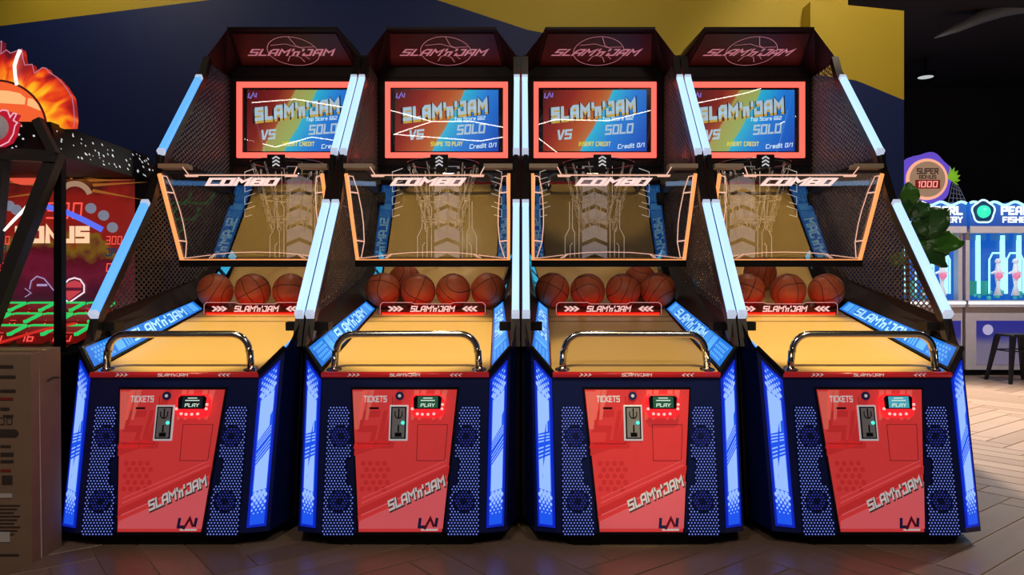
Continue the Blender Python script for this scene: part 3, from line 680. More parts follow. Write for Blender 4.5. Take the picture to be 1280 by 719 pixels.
    fh = QF(D1, D2, A2, A1, 1, 1); tp = MB().rect(fh, .03, .05, .97, .90, .001, .006).obj('title_panel', title_panel, hood)
    fh2 = QF(D1, D2, A2, A1, .75, .37)
    m = MB(); text(m, fh2, "SLAM'n'JAM", .375, .155, .070, .55, 1.3, .55, 0, .008); m.obj('lettering', title_line, tp)
    m = MB(); cx, cy, ra, rb = .385, .165, .165, .145
    el = [(cx + ra * math.cos(t), cy + rb * math.sin(t)) for t in [2 * math.pi * k / 36 for k in range(36)]]
    m.stroke(fh2, el, .004, .0075, True)
    m.stroke(fh2, [(cx - ra * .8, cy + .06), (cx - .03, cy + .075), (cx + .05, cy + .04), (cx + ra * .9, cy + .045)], .004, .0075)
    m.stroke(fh2, [(cx + .01, cy + rb), (cx + .035, cy + .06), (cx + .08, cy + .02)], .004, .0075)
    m.stroke(fh2, [(cx - .06, cy - .10), (cx - .035, cy - .05), (cx - .01, cy - .04), (cx + .03, cy - .06), (cx + .045, cy - .11)], .004, .0075)
    m.stroke(fh2, [(cx + .06, cy - .04), (cx + .085, cy - .08)], .004, .0075); m.obj('ball_emblem', title_line, tp)
    return root, FD, fsn

proto, FD, FS = build_machine()
orange_stops = [(0.0, (.08, .003, .006)), (.22, (.28, .012, .008)), (.42, (.50, .09, .02)), (.505, (.50, .17, .05)), (.515, (.02, .50, .72)), (.68, (.01, .22, .75)), (1.0, (.0, .06, .50))]
olive_stops = [(0.0, (.08, .003, .006)), (.22, (.22, .012, .01)), (.33, (.38, .07, .02)), (.345, (.40, .36, .10)), (.505, (.34, .46, .12)), (.515, (.02, .48, .70)), (.68, (.01, .22, .75)), (1.0, (.0, .06, .50))]
AX = (1.15, 0, -.62, .5 + .62 * 2.19 - .035)
scr_a = ramp_mat('screen_orange_blue', AX, orange_stops, 1.0, noise=.07, nscale=5)
scr_b = ramp_mat('screen_olive_blue', AX, olive_stops, 1.0, noise=.07, nscale=5)

def finish_machine(root, k, prompt, smat, rdr_style, lamp):
    """what differs from machine to machine: the picture on the screen, the reader's display and the lane lamp"""
    sp = MB().rect(FS, -.349, 1.998, .349, 2.412, 0, .003).obj('screen', smat, root, label='lit screen with red and blue game title')
    m = MB(); text(m, FS, "SLAM'n'JAM", -.012, 2.270, .108, .60, 3.2, .12, 6.5, .0036, 2.8); m.obj('lettering_shadow', screen_dark, sp)
    m = MB(); text(m, FS, "SLAM'n'JAM", -.008, 2.262, .092, .575, 2.0, .12, 6.5, .0040, 2.8); m.obj('lettering_gold', screen_gold, sp)
    m = MB(); text(m, FS, "SLAM'n'JAM", -.010, 2.278, .092, .575, 2.0, .12, 6.5, .0046, 2.8)
    m.obj('lettering', screen_white, sp); text(MB(), FS, 'SOLO', .165, 2.147, .068, .19, 1.4, .2, 4, .0044).obj('lettering', screen_white, sp); text(MB(), FS, 'VS', -.205, 2.11, .068, .10, 1.6, .2, 4, .0044).obj('lettering', screen_white, sp)
    m = MB(); text(m, FS, 'Top Score 662', .155, 2.218, .026, .21, 1.1, .2, 3, .0044); m.obj('small_lettering', screen_pale, sp); m = MB(); text(m, FS, 'Credit 0/1', .245, 2.035, .030, .18, 1.1, .2, 4, .0044); m.obj('small_lettering', screen_pale, sp)
    m = MB(); text(m, FS, prompt, 0, 2.047, .030, .215, 1.3, .1, 0, .0044); m.obj('prompt_lettering', screen_yellow, sp)
    m = MB().stroke(FS, [(-.335, 2.39), (-.34, 2.36), (-.322, 2.36)], .008, .0044); m.stroke(FS, [(-.325, 2.352), (-.306, 2.392), (-.296, 2.362)], .008, .0044); m.stroke(FS, [(-.288, 2.36), (-.284, 2.392)], .008, .0044); m.obj('emblem', screen_violet, sp)
    MB().rect(FS, -.380, 1.987, .380, 2.427, .012, .014).obj('screen_glass', clear_glass, root)
    c1, c2 = rdr_style
    for ch in root.children:
        if ch.name.startswith('card_reader'): rdr = ch
    MB().rect(FD, .062, .549, .148, .597, .0442, .0448).obj('reader_picture', glow('reader_picture_' + c1[0], c1[1], .8), rdr)
    m = MB(); text(m, FD, c2[0], .105, .560, .015, .06, 1.2, .1, 0, .0455)
    m.rect(FD, .075, .578, .135, .582, .045, .0455).rect(FD, .085, .588, .125, .592, .045, .0455); m.obj('reader_lettering', glow('reader_text', (.75, .95, .8), .8), rdr)
    la = light('lane_lamp', 'SPOT', (0, 0, 0), (0, 0, -1), lamp, (1.0, .80, .52), .06, 110, .7)
    la.parent = root; la.location = L(0, 4.70, 2.60); la.rotation_euler = (V(L(0, 4.45, .8)) - V(L(0, 4.70, 2.60))).to_track_quat('-Z', 'Y').to_euler()

MX = [-1.500, -.500, .500, 1.500]
roots = [proto] + [copy_tree(proto) for _ in range(3)]
mlabels = ['basketball arcade machine beside the cardboard box, its prompt reading insert credit',
           'basketball arcade machine whose screen prompt reads swipe to play, five bright balls waiting',
           'basketball arcade machine with a dim grey lane and five dark balls',
           'basketball arcade machine beside the leafy plant, one ball higher than its others']
for r, x, lb in zip(roots, MX, mlabels):
    r.location = (x, Y0, 0); tag(r, lb, 'arcade machine', 'row of basketball machines')
dk, gn, bl = ('dark', (.01, .012, .015)), ('green', (.02, .10, .05)), ('blue', (.08, .42, .55))
finish_machine(roots[0], 0, 'INSERT CREDIT', scr_b, (dk, ('PLAY',)), 18)
finish_machine(roots[1], 1, 'SWIPE TO PLAY', scr_a, (gn, ('PLAY',)), 18)
finish_machine(roots[2], 2, 'INSERT CREDIT', scr_a, (gn, ('PLAY',)), 4)
finish_machine(roots[3], 3, 'INSERT CREDIT', scr_b, (bl, ('PLAY',)), 18)

for ch in roots[0].children:          # the outer pair of tubes by the cardboard box shines bluer
    if ch.name.startswith('light_tube') and ch.data.vertices[0].co.x < 0:
        ch.material_slots[0].link = 'OBJECT'; ch.material_slots[0].material = tube_mat_b

# ------------------------------------------------------------------ basketballs
BR = .102
def ball():
    o = MB().sphere((0, 0, 0), BR, 28, 18).obj('basketball', ball_mat, None, True)
    m = MB(); r = BR * .984; T = [2 * math.pi * k / 40 for k in range(40)]
    m.tube([(r * math.cos(t), r * math.sin(t), 0) for t in T], .0028, 5, True); m.tube([(r * math.cos(t), 0, r * math.sin(t)) for t in T], .0028, 5, True)
    for s in (-1, 1):
        pts = []
        for t in T:
            a = .62 + .22 * math.cos(2 * t); y = s * math.sin(a); q = math.sqrt(max(0, 1 - y * y)); pts.append((r * q * math.cos(t), r * y, r * q * math.sin(t)))
        m.tube(pts, .0028, 5, True)
    m.obj('seam', seam_mat, o, True); return o
b0 = None
def place_ball(px, Y, label, group, up=None):
    global b0
    o = ball() if b0 is None else copy_tree(b0)
    if b0 is None: b0 = o
    sl = .22 + (1.06 * (Y - 4.45) if Y > 4.45 else 0); nrm = V((0, -sl, 1)).normalized()
    p = V((0, Y, lane_z(Y))) + nrm * (BR + .0012)
    x = (px - 651) * p.y / F; lx = min(abs(x - c) for c in MX)      # balls at the lane's edge ride up on the banked strip
    o.location = (x, p.y, p.z + (.005 if lx > .29 else 0)); o.rotation_euler = [random.uniform(0, 6.28) for _ in range(3)]
    tag(o, label, 'basketball', group); return o
YB = 4.352
def front_row(pxs, words, group):
    for px, w in zip(pxs, words): place_ball(px, YB, w, group)
front_row((269, 316, 363), ['orange basketball behind the gate, the one closest to the cardboard box', 'middle basketball of three behind the gate next to the cardboard box', 'orange basketball, last of three going away from the cardboard box'], 'balls in the machine by the cardboard box')
pos = ['first from the cardboard box side', 'second from the cardboard box side', 'third from the cardboard box side', 'fourth from the cardboard box side']
front_row((478.6, 522.6, 566.6, 610.6), ['orange basketball in the swipe-to-play machine, front row, ' + p for p in pos], 'balls in the swipe-to-play machine')
place_ball(506, 4.60, 'orange basketball tucked behind the front row in the swipe-to-play machine', 'balls in the swipe-to-play machine')
pos = [p.replace('cardboard box', 'plant') for p in pos]
front_row((822.9, 778.7, 734.5, 690.3), ['dark shaded basketball in the dim-lane machine, front row, ' + p for p in pos], 'balls in the dim machine')
place_ball(800, 4.60, 'dark shaded basketball tucked behind the front row of the dim-lane machine', 'balls in the dim machine')
front_row((1033, 985, 934), ['orange basketball behind the gate, the one closest to the leafy plant', 'middle basketball of three behind the gate next to the leafy plant', 'orange basketball, last of three going away from the leafy plant'], 'balls in the machine by the plant')
place_ball(950, 4.72, 'orange basketball lying higher up the lane behind the others, by the shield', 'balls in the machine by the plant')

# ------------------------------------------------------------------ cardboard box
card = mat('cardboard', (0.36, 0.24, 0.17), .75, 0, noise=.15, nscale=9, bump=.05)
bx = empty('cardboard_box', (-1.905, 2.885, 0)); tag(bx, 'tall cardboard television box with printed icons standing beside the end machine', 'box')
MB().hull8([(-.62, 0, 0), (0, 0, 0), (-.003, .19, 0), (-.62, .19, 0)], [(-.62, -.005, .815), (-.004, -.004, .815), (-.008, .19, .83), (-.62, .19, .83)]).obj('carton', card, bx)
fbx = Fr((0, -.001, 0), (1, 0, 0), (0, -.006, .815)); ink = mat('carton_ink', (.07, .05, .045), .7)
def row(v, a0, a1, h_): MB().rect(fbx, a0, v, a1, v + h_, .0005, .0012).obj('carton_print', ink, bx)
for v, a0, a1, hh in ((.765, -.125, -.07, .010), (.725, -.135, -.06, .010), (.67, -.12, -.06, .010), (.60, -.12, -.085, .010), (.575, -.11, -.07, .006), (.455, -.12, -.08, .008), (.42, -.12, -.07, .014), (.395, -.12, -.07, .010)): row(v, a0, a1, hh)
MB().prism(fbx, [(-.125, .495), (-.06, .495), (-.05, .505), (-.05, .515), (-.06, .525), (-.125, .525), (-.135, .515), (-.135, .505)], .0005, .0012).obj('carton_print', ink, bx)
MB().rect(fbx, -.115, .31, -.075, .345, .0005, .0012).obj('carton_print', ink, bx)
for i in range(9): row(.225 - .014 * i, -.14, -.045 - .012 * (i % 3), .005)
row(.03, -.13, -.05, .008)
for a in (-.115, -.085): MB().stroke(fbx, [(a - .01, .545), (a + .01, .545), (a + .01, .57), (a - .01, .57)], .003, .001, True).obj('carton_print', ink, bx)
for v, a0, a1 in ((.64, -.125, -.07), (.36, -.12, -.08)): MB().rect(fbx, a0, v, a1, v + .009, .0005, .0012).obj('red_print', mat('carton_red', (.35, .04, .03), .7), bx)
MB().rect(fbx, -.14, .258, -.075, .275, .0005, .0015).obj('sticker', mat('sticker_white', (.75, .75, .78), .5), bx); MB().rect(fbx, -.13, .085, -.085, .125, .0005, .0015).obj('sticker', mat('sticker_white', (.75, .75, .78), .5), bx)
MB().box((-.62, .075, .823), (-.009, .115, .8285)).obj('tape_strip', mat('packing_tape', (.5, .34, .22), .25), bx)
MB().tube([(.0015, .055, .002), (-.0075, .05, .822)], .0022, 6).obj('strap', mat('strap_white', (.7, .75, .8), .3), bx)
m = MB(); fsd = Fr((.001, 0, 0), (0, 1, 0), (0, 0, 1)); m.stroke(fsd, [(.09, .70), (.13, .71), (.17, .705)], .008, .0); m.obj('side_print', ink, bx)

# ------------------------------------------------------------------ flame-topped bonus machine
FM = empty('bonus_arcade_machine', (-2.575, 3.3, 0)); tag(FM, 'black arcade machine with a flaming ball sign on top, partly behind the cardboard box', 'arcade machine')
FO = V((-2.55, 3.3, 0))
def A(x, Y, z): return V((x, Y, z)) - FO
def PX(px, py, Y): return A((px - 651) * Y / F, Y, CAMZ + (360 - py) * Y / F)
MB().box(A(-3.1, 3.32, 0), A(-2.035, 4.3, .78)).obj('cabinet', black, FM, bevel=.01)
MB().box(A(-3.1, 3.98, .78), A(-2.035, 4.3, 1.68)).obj('rear_cabinet', black, FM)
gb = A(0, 3.975, 0); FG = Fr(gb, (1, 0, 0), (0, 0, 1))
def gp(px, py): return ((px - 651) * 3.975 / F, CAMZ + (360 - py) * 3.975 / F)
art = ramp_mat('backglass_art', (0, 0, .95, -.94 + .05), [(0.0, (.01, .03, .03)), (.30, (.06, .004, .02)), (.42, (.16, .008, .03)), (.50, (.10, .004, .012)), (.56, (.22, .11, .01)), (.60, (.26, .012, .008)), (.78, (.28, .012, .008)), (.88, (.05, .008, .006)), (.95, (.20, .055, .008)), (1.0, (.03, .006, .004))], .8, noise=.42, nscale=6)
g0, g1 = gp(-150, 395), gp(172, 198)
bgp = MB().rect(FG, g0[0], .80, -2.05, 1.66, -.003, .002).obj('backglass', art, FM)
m = MB(); c = gp(72, 294); text(m, FG, 'BONUS', c[0], c[1], .092, .40, 2.2, 0, 0, .006, 2.6); m.obj('lettering', glow('bonus_cream', (1.0, .62, .38), 1.0), bgp)
led = glow('led_digit_red', (1.0, .09, .07), 1.1); m = MB()
c = gp(87, 264); text(m, FG, '300', c[0], c[1], .088, .19, .7, .1, 0, .006, 2.2); c = gp(149, 301); text(m, FG, '300', c[0], c[1], .045, .085, .7, .1, 0, .006)
c = gp(14, 301); text(m, FG, '10', c[0], c[1], .045, .04, .7, .1, 0, .006); c = gp(9, 334); text(m, FG, '0', c[0], c[1], .045, .03, .7, .1, 0, .006); c = gp(143, 335); text(m, FG, '0', c[0], c[1], .045, .03, .7, .1, 0, .006)
m.obj('led_digit', led, bgp)
m = MB(); c = gp(145, 316); text(m, FG, 'JP', c[0], c[1], .045, .06, 1.4, 0, 0, .006); c = gp(8, 312); text(m, FG, 'JP', c[0], c[1], .045, .06, 1.4, 0, 0, .006); m.obj('dark_lettering', glow('jp_navy', (.01, .06, .12), .6), bgp)
for px, py in ((18, 258), (27, 263), (120, 261), (136, 270), (147, 285)):
    c = gp(px, py); MB().sphere(FG.pt(c[0], c[1], .002), .028, 16, 10).obj('printed_ball', glow('printed_ball_grey', (.32, .34, .45), .55), bgp, True)  # balls of the printed art, raised as faintly glowing spheres
m = MB(); hp_ = [gp(*p) for p in ((93, 379), (76, 364), (75, 358), (80, 353), (85, 357), (89, 354), (93, 350), (100, 348), (107, 350), (112, 357), (112, 366))]
m.stroke(FG, hp_, .008, .008, True); m.obj('heart_neon', glow('neon_white_pink', (1.0, .75, .85), 1.0), bgp)
m = MB().poly(FG, [gp(*p) for p in ((93, 376), (79, 364), (109, 364))], .006).poly(FG, [gp(*p) for p in ((82, 360), (109, 360), (108, 354), (100, 351), (94, 353))], .006); m.obj('heart_fill', glow('heart_red', (.65, .06, .08), .8), bgp)
m = MB().stroke(FG, [gp(*p) for p in ((44, 362), (46, 352), (53, 346), (62, 349), (68, 356), (76, 366))], .006, .008).stroke(FG, [gp(*p) for p in ((38, 372), (46, 367), (38, 361))], .004, .008).stroke(FG, [gp(*p) for p in ((53, 357), (66, 357))], .012, .008); m.obj('neon_sketch', glow('neon_violet', (.55, .40, .75), .7), bgp)
# upper backglass: orange ball and rays
m = MB()
for k in range(9):
    a = math.radians(200 - 27 * k); c0 = gp(95, 235); r0, r1 = .12, .42
    m.poly(FG, [(c0[0] + r0 * math.cos(a - .12), c0[1] + r0 * .5 * math.sin(a - .12)), (c0[0] + r1 * math.cos(a - .05), max(-9, min(1.655, c0[1] + r1 * .5 * math.sin(a - .05)))), (c0[0] + r0 * math.cos(a + .15), c0[1] + r0 * .5 * math.sin(a + .15))], .003)
m.obj('ray_print', glow('ray_orange', (.38, .12, .02), .8), bgp)
c = gp(38, 196); MB().disc(FG, c[0], c[1], .155, .004, None, 32).obj('ball_print', glow('ball_print_red', (.85, .10, .05), .9), bgp)
MB().disc(FG, c[0] + .01, c[1] + .01, .105, .005, None, 32, .075).obj('ball_highlight', glow('ball_print_cream', (1.0, .55, .25), .9), bgp)
m = MB().stroke(FG, [gp(*p) for p in ((62, 258), (90, 266), (112, 276), (135, 288))], .03, .009); m.obj('blue_neon', glow('blue_neon', (.12, .18, 1.0), .9), bgp)
m = MB().ring(FG, *gp(100, 250), .07, .10, .0055, 20, 20, 200); m.obj('arc_print', glow('arc_cream', (.6, .35, .22), .6), bgp)
# frame: front A-struts, corner post, hood
MB().bar(A(-2.055, 3.34, .80), A(-2.055, 3.34, 1.68), .035).obj('corner_post', black, FM)
strut = mat('charcoal_frame', (.045, .042, .042), .45)
MB().bar(PX(78, 192, 3.28), PX(-6, 410, 3.28), .055).obj('frame_strut', strut, FM)
MB().bar(PX(-20, 192, 3.27), PX(80, 197, 3.27), .05).obj('frame_beam', strut, FM)
MB().bar(PX(10, 192, 3.275), PX(-2, 330, 3.275), .05).obj('frame_strut', strut, FM)
MB().bar(PX(54, 150, 3.26), PX(76, 194, 3.26), .035).obj('frame_strut', strut, FM)
hb_ = MB().hull8([A(-3.1, 3.27, 1.665), A(-2.03, 3.29, 1.665), A(-2.03, 4.3, 1.665), A(-3.1, 4.3, 1.665)], [A(-3.1, 3.34, 1.83), A(-2.11, 3.36, 1.83), A(-2.11, 4.25, 1.83), A(-3.1, 4.25, 1.83)]); hd2 = hb_.obj('hood', black, FM)
m = MB(); f1 = QF(A(-2.6, 3.27, 1.665), A(-2.03, 3.29, 1.665), A(-2.11, 3.36, 1.83), A(-2.6, 3.34, 1.83), 1, 1); f2 = QF(A(-2.03, 3.29, 1.665), A(-2.03, 4.3, 1.665), A(-2.11, 4.25, 1.83), A(-2.11, 3.36, 1.83), 1, 1)
for k in range(26):
    r = random.uniform(.004, .007); a, b_ = random.uniform(.45, .95), random.uniform(.12, .9); m.poly(f1, [(a + x / .57, b_ + y / .18) for x, y in hexa(0, 0, r)], .001)
for k in range(60):
    r = random.uniform(.004, .008); a, b_ = random.uniform(.03, .97), random.uniform(.1, .92); m.poly(f2, [(a + x / 1.0, b_ + y / .18) for x, y in hexa(0, 0, r)], .001)
m.obj('star_light', glow('star_white', (.8, .85, .85), .8), hd2, kind='stuff')
# flaming ball sign
YS = 3.42; fo = A(0, YS, 0); FSG = Fr(fo, (1, 0, 0), (0, 0, 1))
def sp_(px, py): return ((px - 651) * YS / F, CAMZ + (360 - py) * YS / F)
fl_px = [(-95, 160), (-98, 125), (-80, 100), (-70, 88), (-55, 78), (-40, 68), (-25, 75), (-15, 58), (-8, 66), (0, 56), (5, 54), (9, 52), (8, 68), (15, 63), (20, 67), (34, 62), (36, 75), (38, 82), (47, 81), (50, 92), (60, 85), (65, 86), (68, 91), (78, 97), (88, 108), (93, 116), (97, 122), (99, 135), (100, 150), (99, 160)]
def flame_material(cx, cz):
    m = bpy.data.materials.new('flame_art'); m.use_nodes = True; nt = m.node_tree; b = nt.nodes['Principled BSDF']
    tc = nt.nodes.new('ShaderNodeTexCoord'); sb = nt.nodes.new('ShaderNodeVectorMath'); sb.operation = 'SUBTRACT'; sb.inputs[1].default_value = (cx, 0, cz)
    nt.links.new(tc.outputs['Object'], sb.inputs[0]); sx = nt.nodes.new('ShaderNodeSeparateXYZ'); nt.links.new(sb.outputs[0], sx.inputs[0])
    def mth(op, a, b_):
        n = nt.nodes.new('ShaderNodeMath'); n.operation = op
        for k, v in enumerate((a, b_)):
            if isinstance(v, (int, float)): n.inputs[k].default_value = v
            else: nt.links.new(v, n.inputs[k])
        return n.outputs[0]
    x, z = sx.outputs[0], sx.outputs[2]; r = mth('SQRT', mth('ADD', mth('MULTIPLY', x, x), mth('MULTIPLY', z, z)), 0); an = mth('ARCTAN2', z, x)
    cb = nt.nodes.new('ShaderNodeCombineXYZ'); nt.links.new(mth('MULTIPLY', an, 5.0), cb.inputs[0]); nt.links.new(mth('MULTIPLY', r, 7.0), cb.inputs[1])
    nz = nt.nodes.new('ShaderNodeTexNoise'); nz.inputs['Scale'].default_value = 1.2; nz.inputs['Detail'].default_value = 1.5; nz.inputs['Distortion'].default_value = .6; nt.links.new(cb.outputs[0], nz.inputs['Vector'])
    val = mth('ADD', mth('ADD', mth('MULTIPLY', mth('SUBTRACT', r, .22), 3.6), mth('MULTIPLY', z, .95)), mth('MULTIPLY', mth('SUBTRACT', nz.outputs[0], .5), 1.3))
    rp = nt.nodes.new('ShaderNodeValToRGB'); els = rp.color_ramp.elements
    st = [(0.0, (1.0, .60, .03)), (.16, (1.0, .42, .01)), (.34, (.95, .20, .01)), (.52, (.80, .05, .008)), (.72, (.45, .01, .008)), (1.0, (.12, .004, .012))]
    while len(els) < len(st): els.new(.5)
    for e, (p, c) in zip(els, st): e.position = p; e.color = (*c, 1)
    nt.links.new(val, rp.inputs[0]); nt.links.new(rp.outputs[0], b.inputs['Emission Color']); b.inputs['Emission Strength'].default_value = 1.0; b.inputs['Base Color'].default_value = (.02, .01, .01, 1)
    return m
ce = sp_(4, 162); fsg = flame_material(ce[0] - FO.x, ce[1])
sg = MB().prism(FSG, [sp_(*p) for p in fl_px][::-1], -.03, 0).obj('flame_sign', fsg, FM)
m = MB().stroke(FSG, [sp_(*p) for p in fl_px], .004, .0012); m.obj('sign_edge', glow('flame_edge_pink', (.7, .28, .42), .6), sg)
ce = sp_(4, 162); arc = [(ce[0] + .232 * math.cos(math.radians(t)), ce[1] + .222 * math.sin(math.radians(t))) for t in range(0, 181, 6)]
bl_ = MB().prism(FSG, arc, 0, .012).obj('ball_art', glow('ball_art_orange', (.90, .12, .03), .95), sg)
m = MB().stroke(FSG, arc, .010, .0125); m.obj('ball_outline', glow('ball_art_outline', (.10, .01, .008), .5), bl_)
m = MB()
m.poly(FSG, [sp_(*p) for p in ((-30, 128), (40, 132), (41, 124), (34, 118), (20, 115), (2, 114), (-20, 118))], .0128); m.poly(FSG, [sp_(*p) for p in ((43, 133), (60, 140), (56, 131), (50, 125), (44, 124))], .0128)
m.obj('ball_panel', glow('ball_art_cream', (1.0, .50, .20), .95), bl_)
m = MB().tube([FSG.pt(*sp_(*p), .012) for p in ((34, 64), (30, 74), (27, 84), (28, 96), (30, 108))], .007, 8); m.obj('mirrored_streak', glow('mirrored_streak', (1.0, .93, .85), 1.4), sg, True)  # reflected hall light on the sign, built as a glowing tube
MB().box(A(-3.0, 3.45, 1.80), A(-2.16, 3.52, 1.88)).obj('sign_base', black, sg)
# small flame badge in front
YBd = 3.22; FBd = Fr(A(0, YBd, 0), (1, 0, 0), (0, 0, 1))
def bpx(px, py): return ((px - 651) * YBd / F, CAMZ + (360 - py) * YBd / F)
bd_px = [(-8, 183), (8, 183), (18, 178), (24, 168), (26, 158), (29, 154), (24, 151), (28, 143), (24, 142), (20, 147), (17, 139), (11, 138), (4, 141), (-4, 145), (-14, 140), (-26, 150), (-28, 165), (-20, 178)]
bdg = MB().prism(FBd, [bpx(*p) for p in bd_px], -.03, 0).obj('flame_badge', glow('badge_red', (.55, .01, .03), .8), FM)
MB().stroke(FBd, [bpx(*p) for p in bd_px], .006, .001, True).obj('badge_edge', glow('badge_edge_pink', (1.0, .5, .65), .8), bdg)
MB().sphere(FBd.pt(*bpx(2, 160), -.02), .06, 20, 12).obj('badge_ball', mat('badge_grey', (.45, .42, .45), .4, 0, (.4, .36, .38), .25), bdg, True)
MB().bar(FBd.pt(*bpx(0, 165), -.06), FBd.pt(*bpx(0, 165), -.02), .03).obj('badge_mount', black, bdg)
MB().tube([PX(*p, 3.27) for p in ((68, 211), (61, 222), (56, 240), (50, 248), (36, 264), (24, 276), (12, 289))], [.002, .006, .006, .008, .0065, .0065, .005], 8).obj('mirrored_streak', glow('mirrored_streak', (1.0, .93, .85), 1.4), FM, True)  # reflection in the front glass, modelled as a glowing tube
# target bed of lit tiles
bed = Fr(A(-2.6, 3.38, .80), (1, 0, 0), (0, .55, .16)); bdp = MB().rect(bed, -.5, 0, .545, .58, -.02, 0).obj('target_bed', mat('bed_green_black', (.01, .03, .025), .4), FM)
nums = ['100', '16', '30', '5', '10', '1', '7' if '7' in G else '1', '1', '0', '5', '1', '0']
for j in range(3):
    for i in range(5):
        a = .50 - .155 * i - .04 * j; b_ = .06 + .18 * j
        tl = MB().prism(bed, [(a - .062, b_), (a + .058, b_), (a + .068, b_ + .10), (a - .05, b_ + .10)], 0, .05).obj('target_tile', mat('tile_red_dark', (.18, .01, .01), .35, 0, (.3, .01, .01), .35), bdp)
        fr_ = Fr(bed.pt(a, b_, .025), (1, 0, 0), (0, .15, 1)); m = MB(); text(m, fr_, ('100', '16', '30', '5', '10', '1', '1', '0', '5', '1', '0', '3', '1', '5', '1')[(i + 5 * j)], 0, .006, .042, None, .9, .2, 0, .006); m.obj('led_digit', led, tl)
        MB().stroke(bed, [(a - .064, b_ + .102), (a - .05, b_ + .115), (a + .07, b_ + .115), (a + .072, b_), (a + .060, b_ - .004)], .010, .04, thick=.014).obj('green_edge', glow('tile_green', (.02, .75, .16), .8), tl)
MB().tube([PX(0, 431, 3.33), PX(60, 413, 3.36), PX(100, 405, 3.5)], .006, 8).obj('red_rail', glow('red_rail', (.8, .03, .02), .7), FM, True)

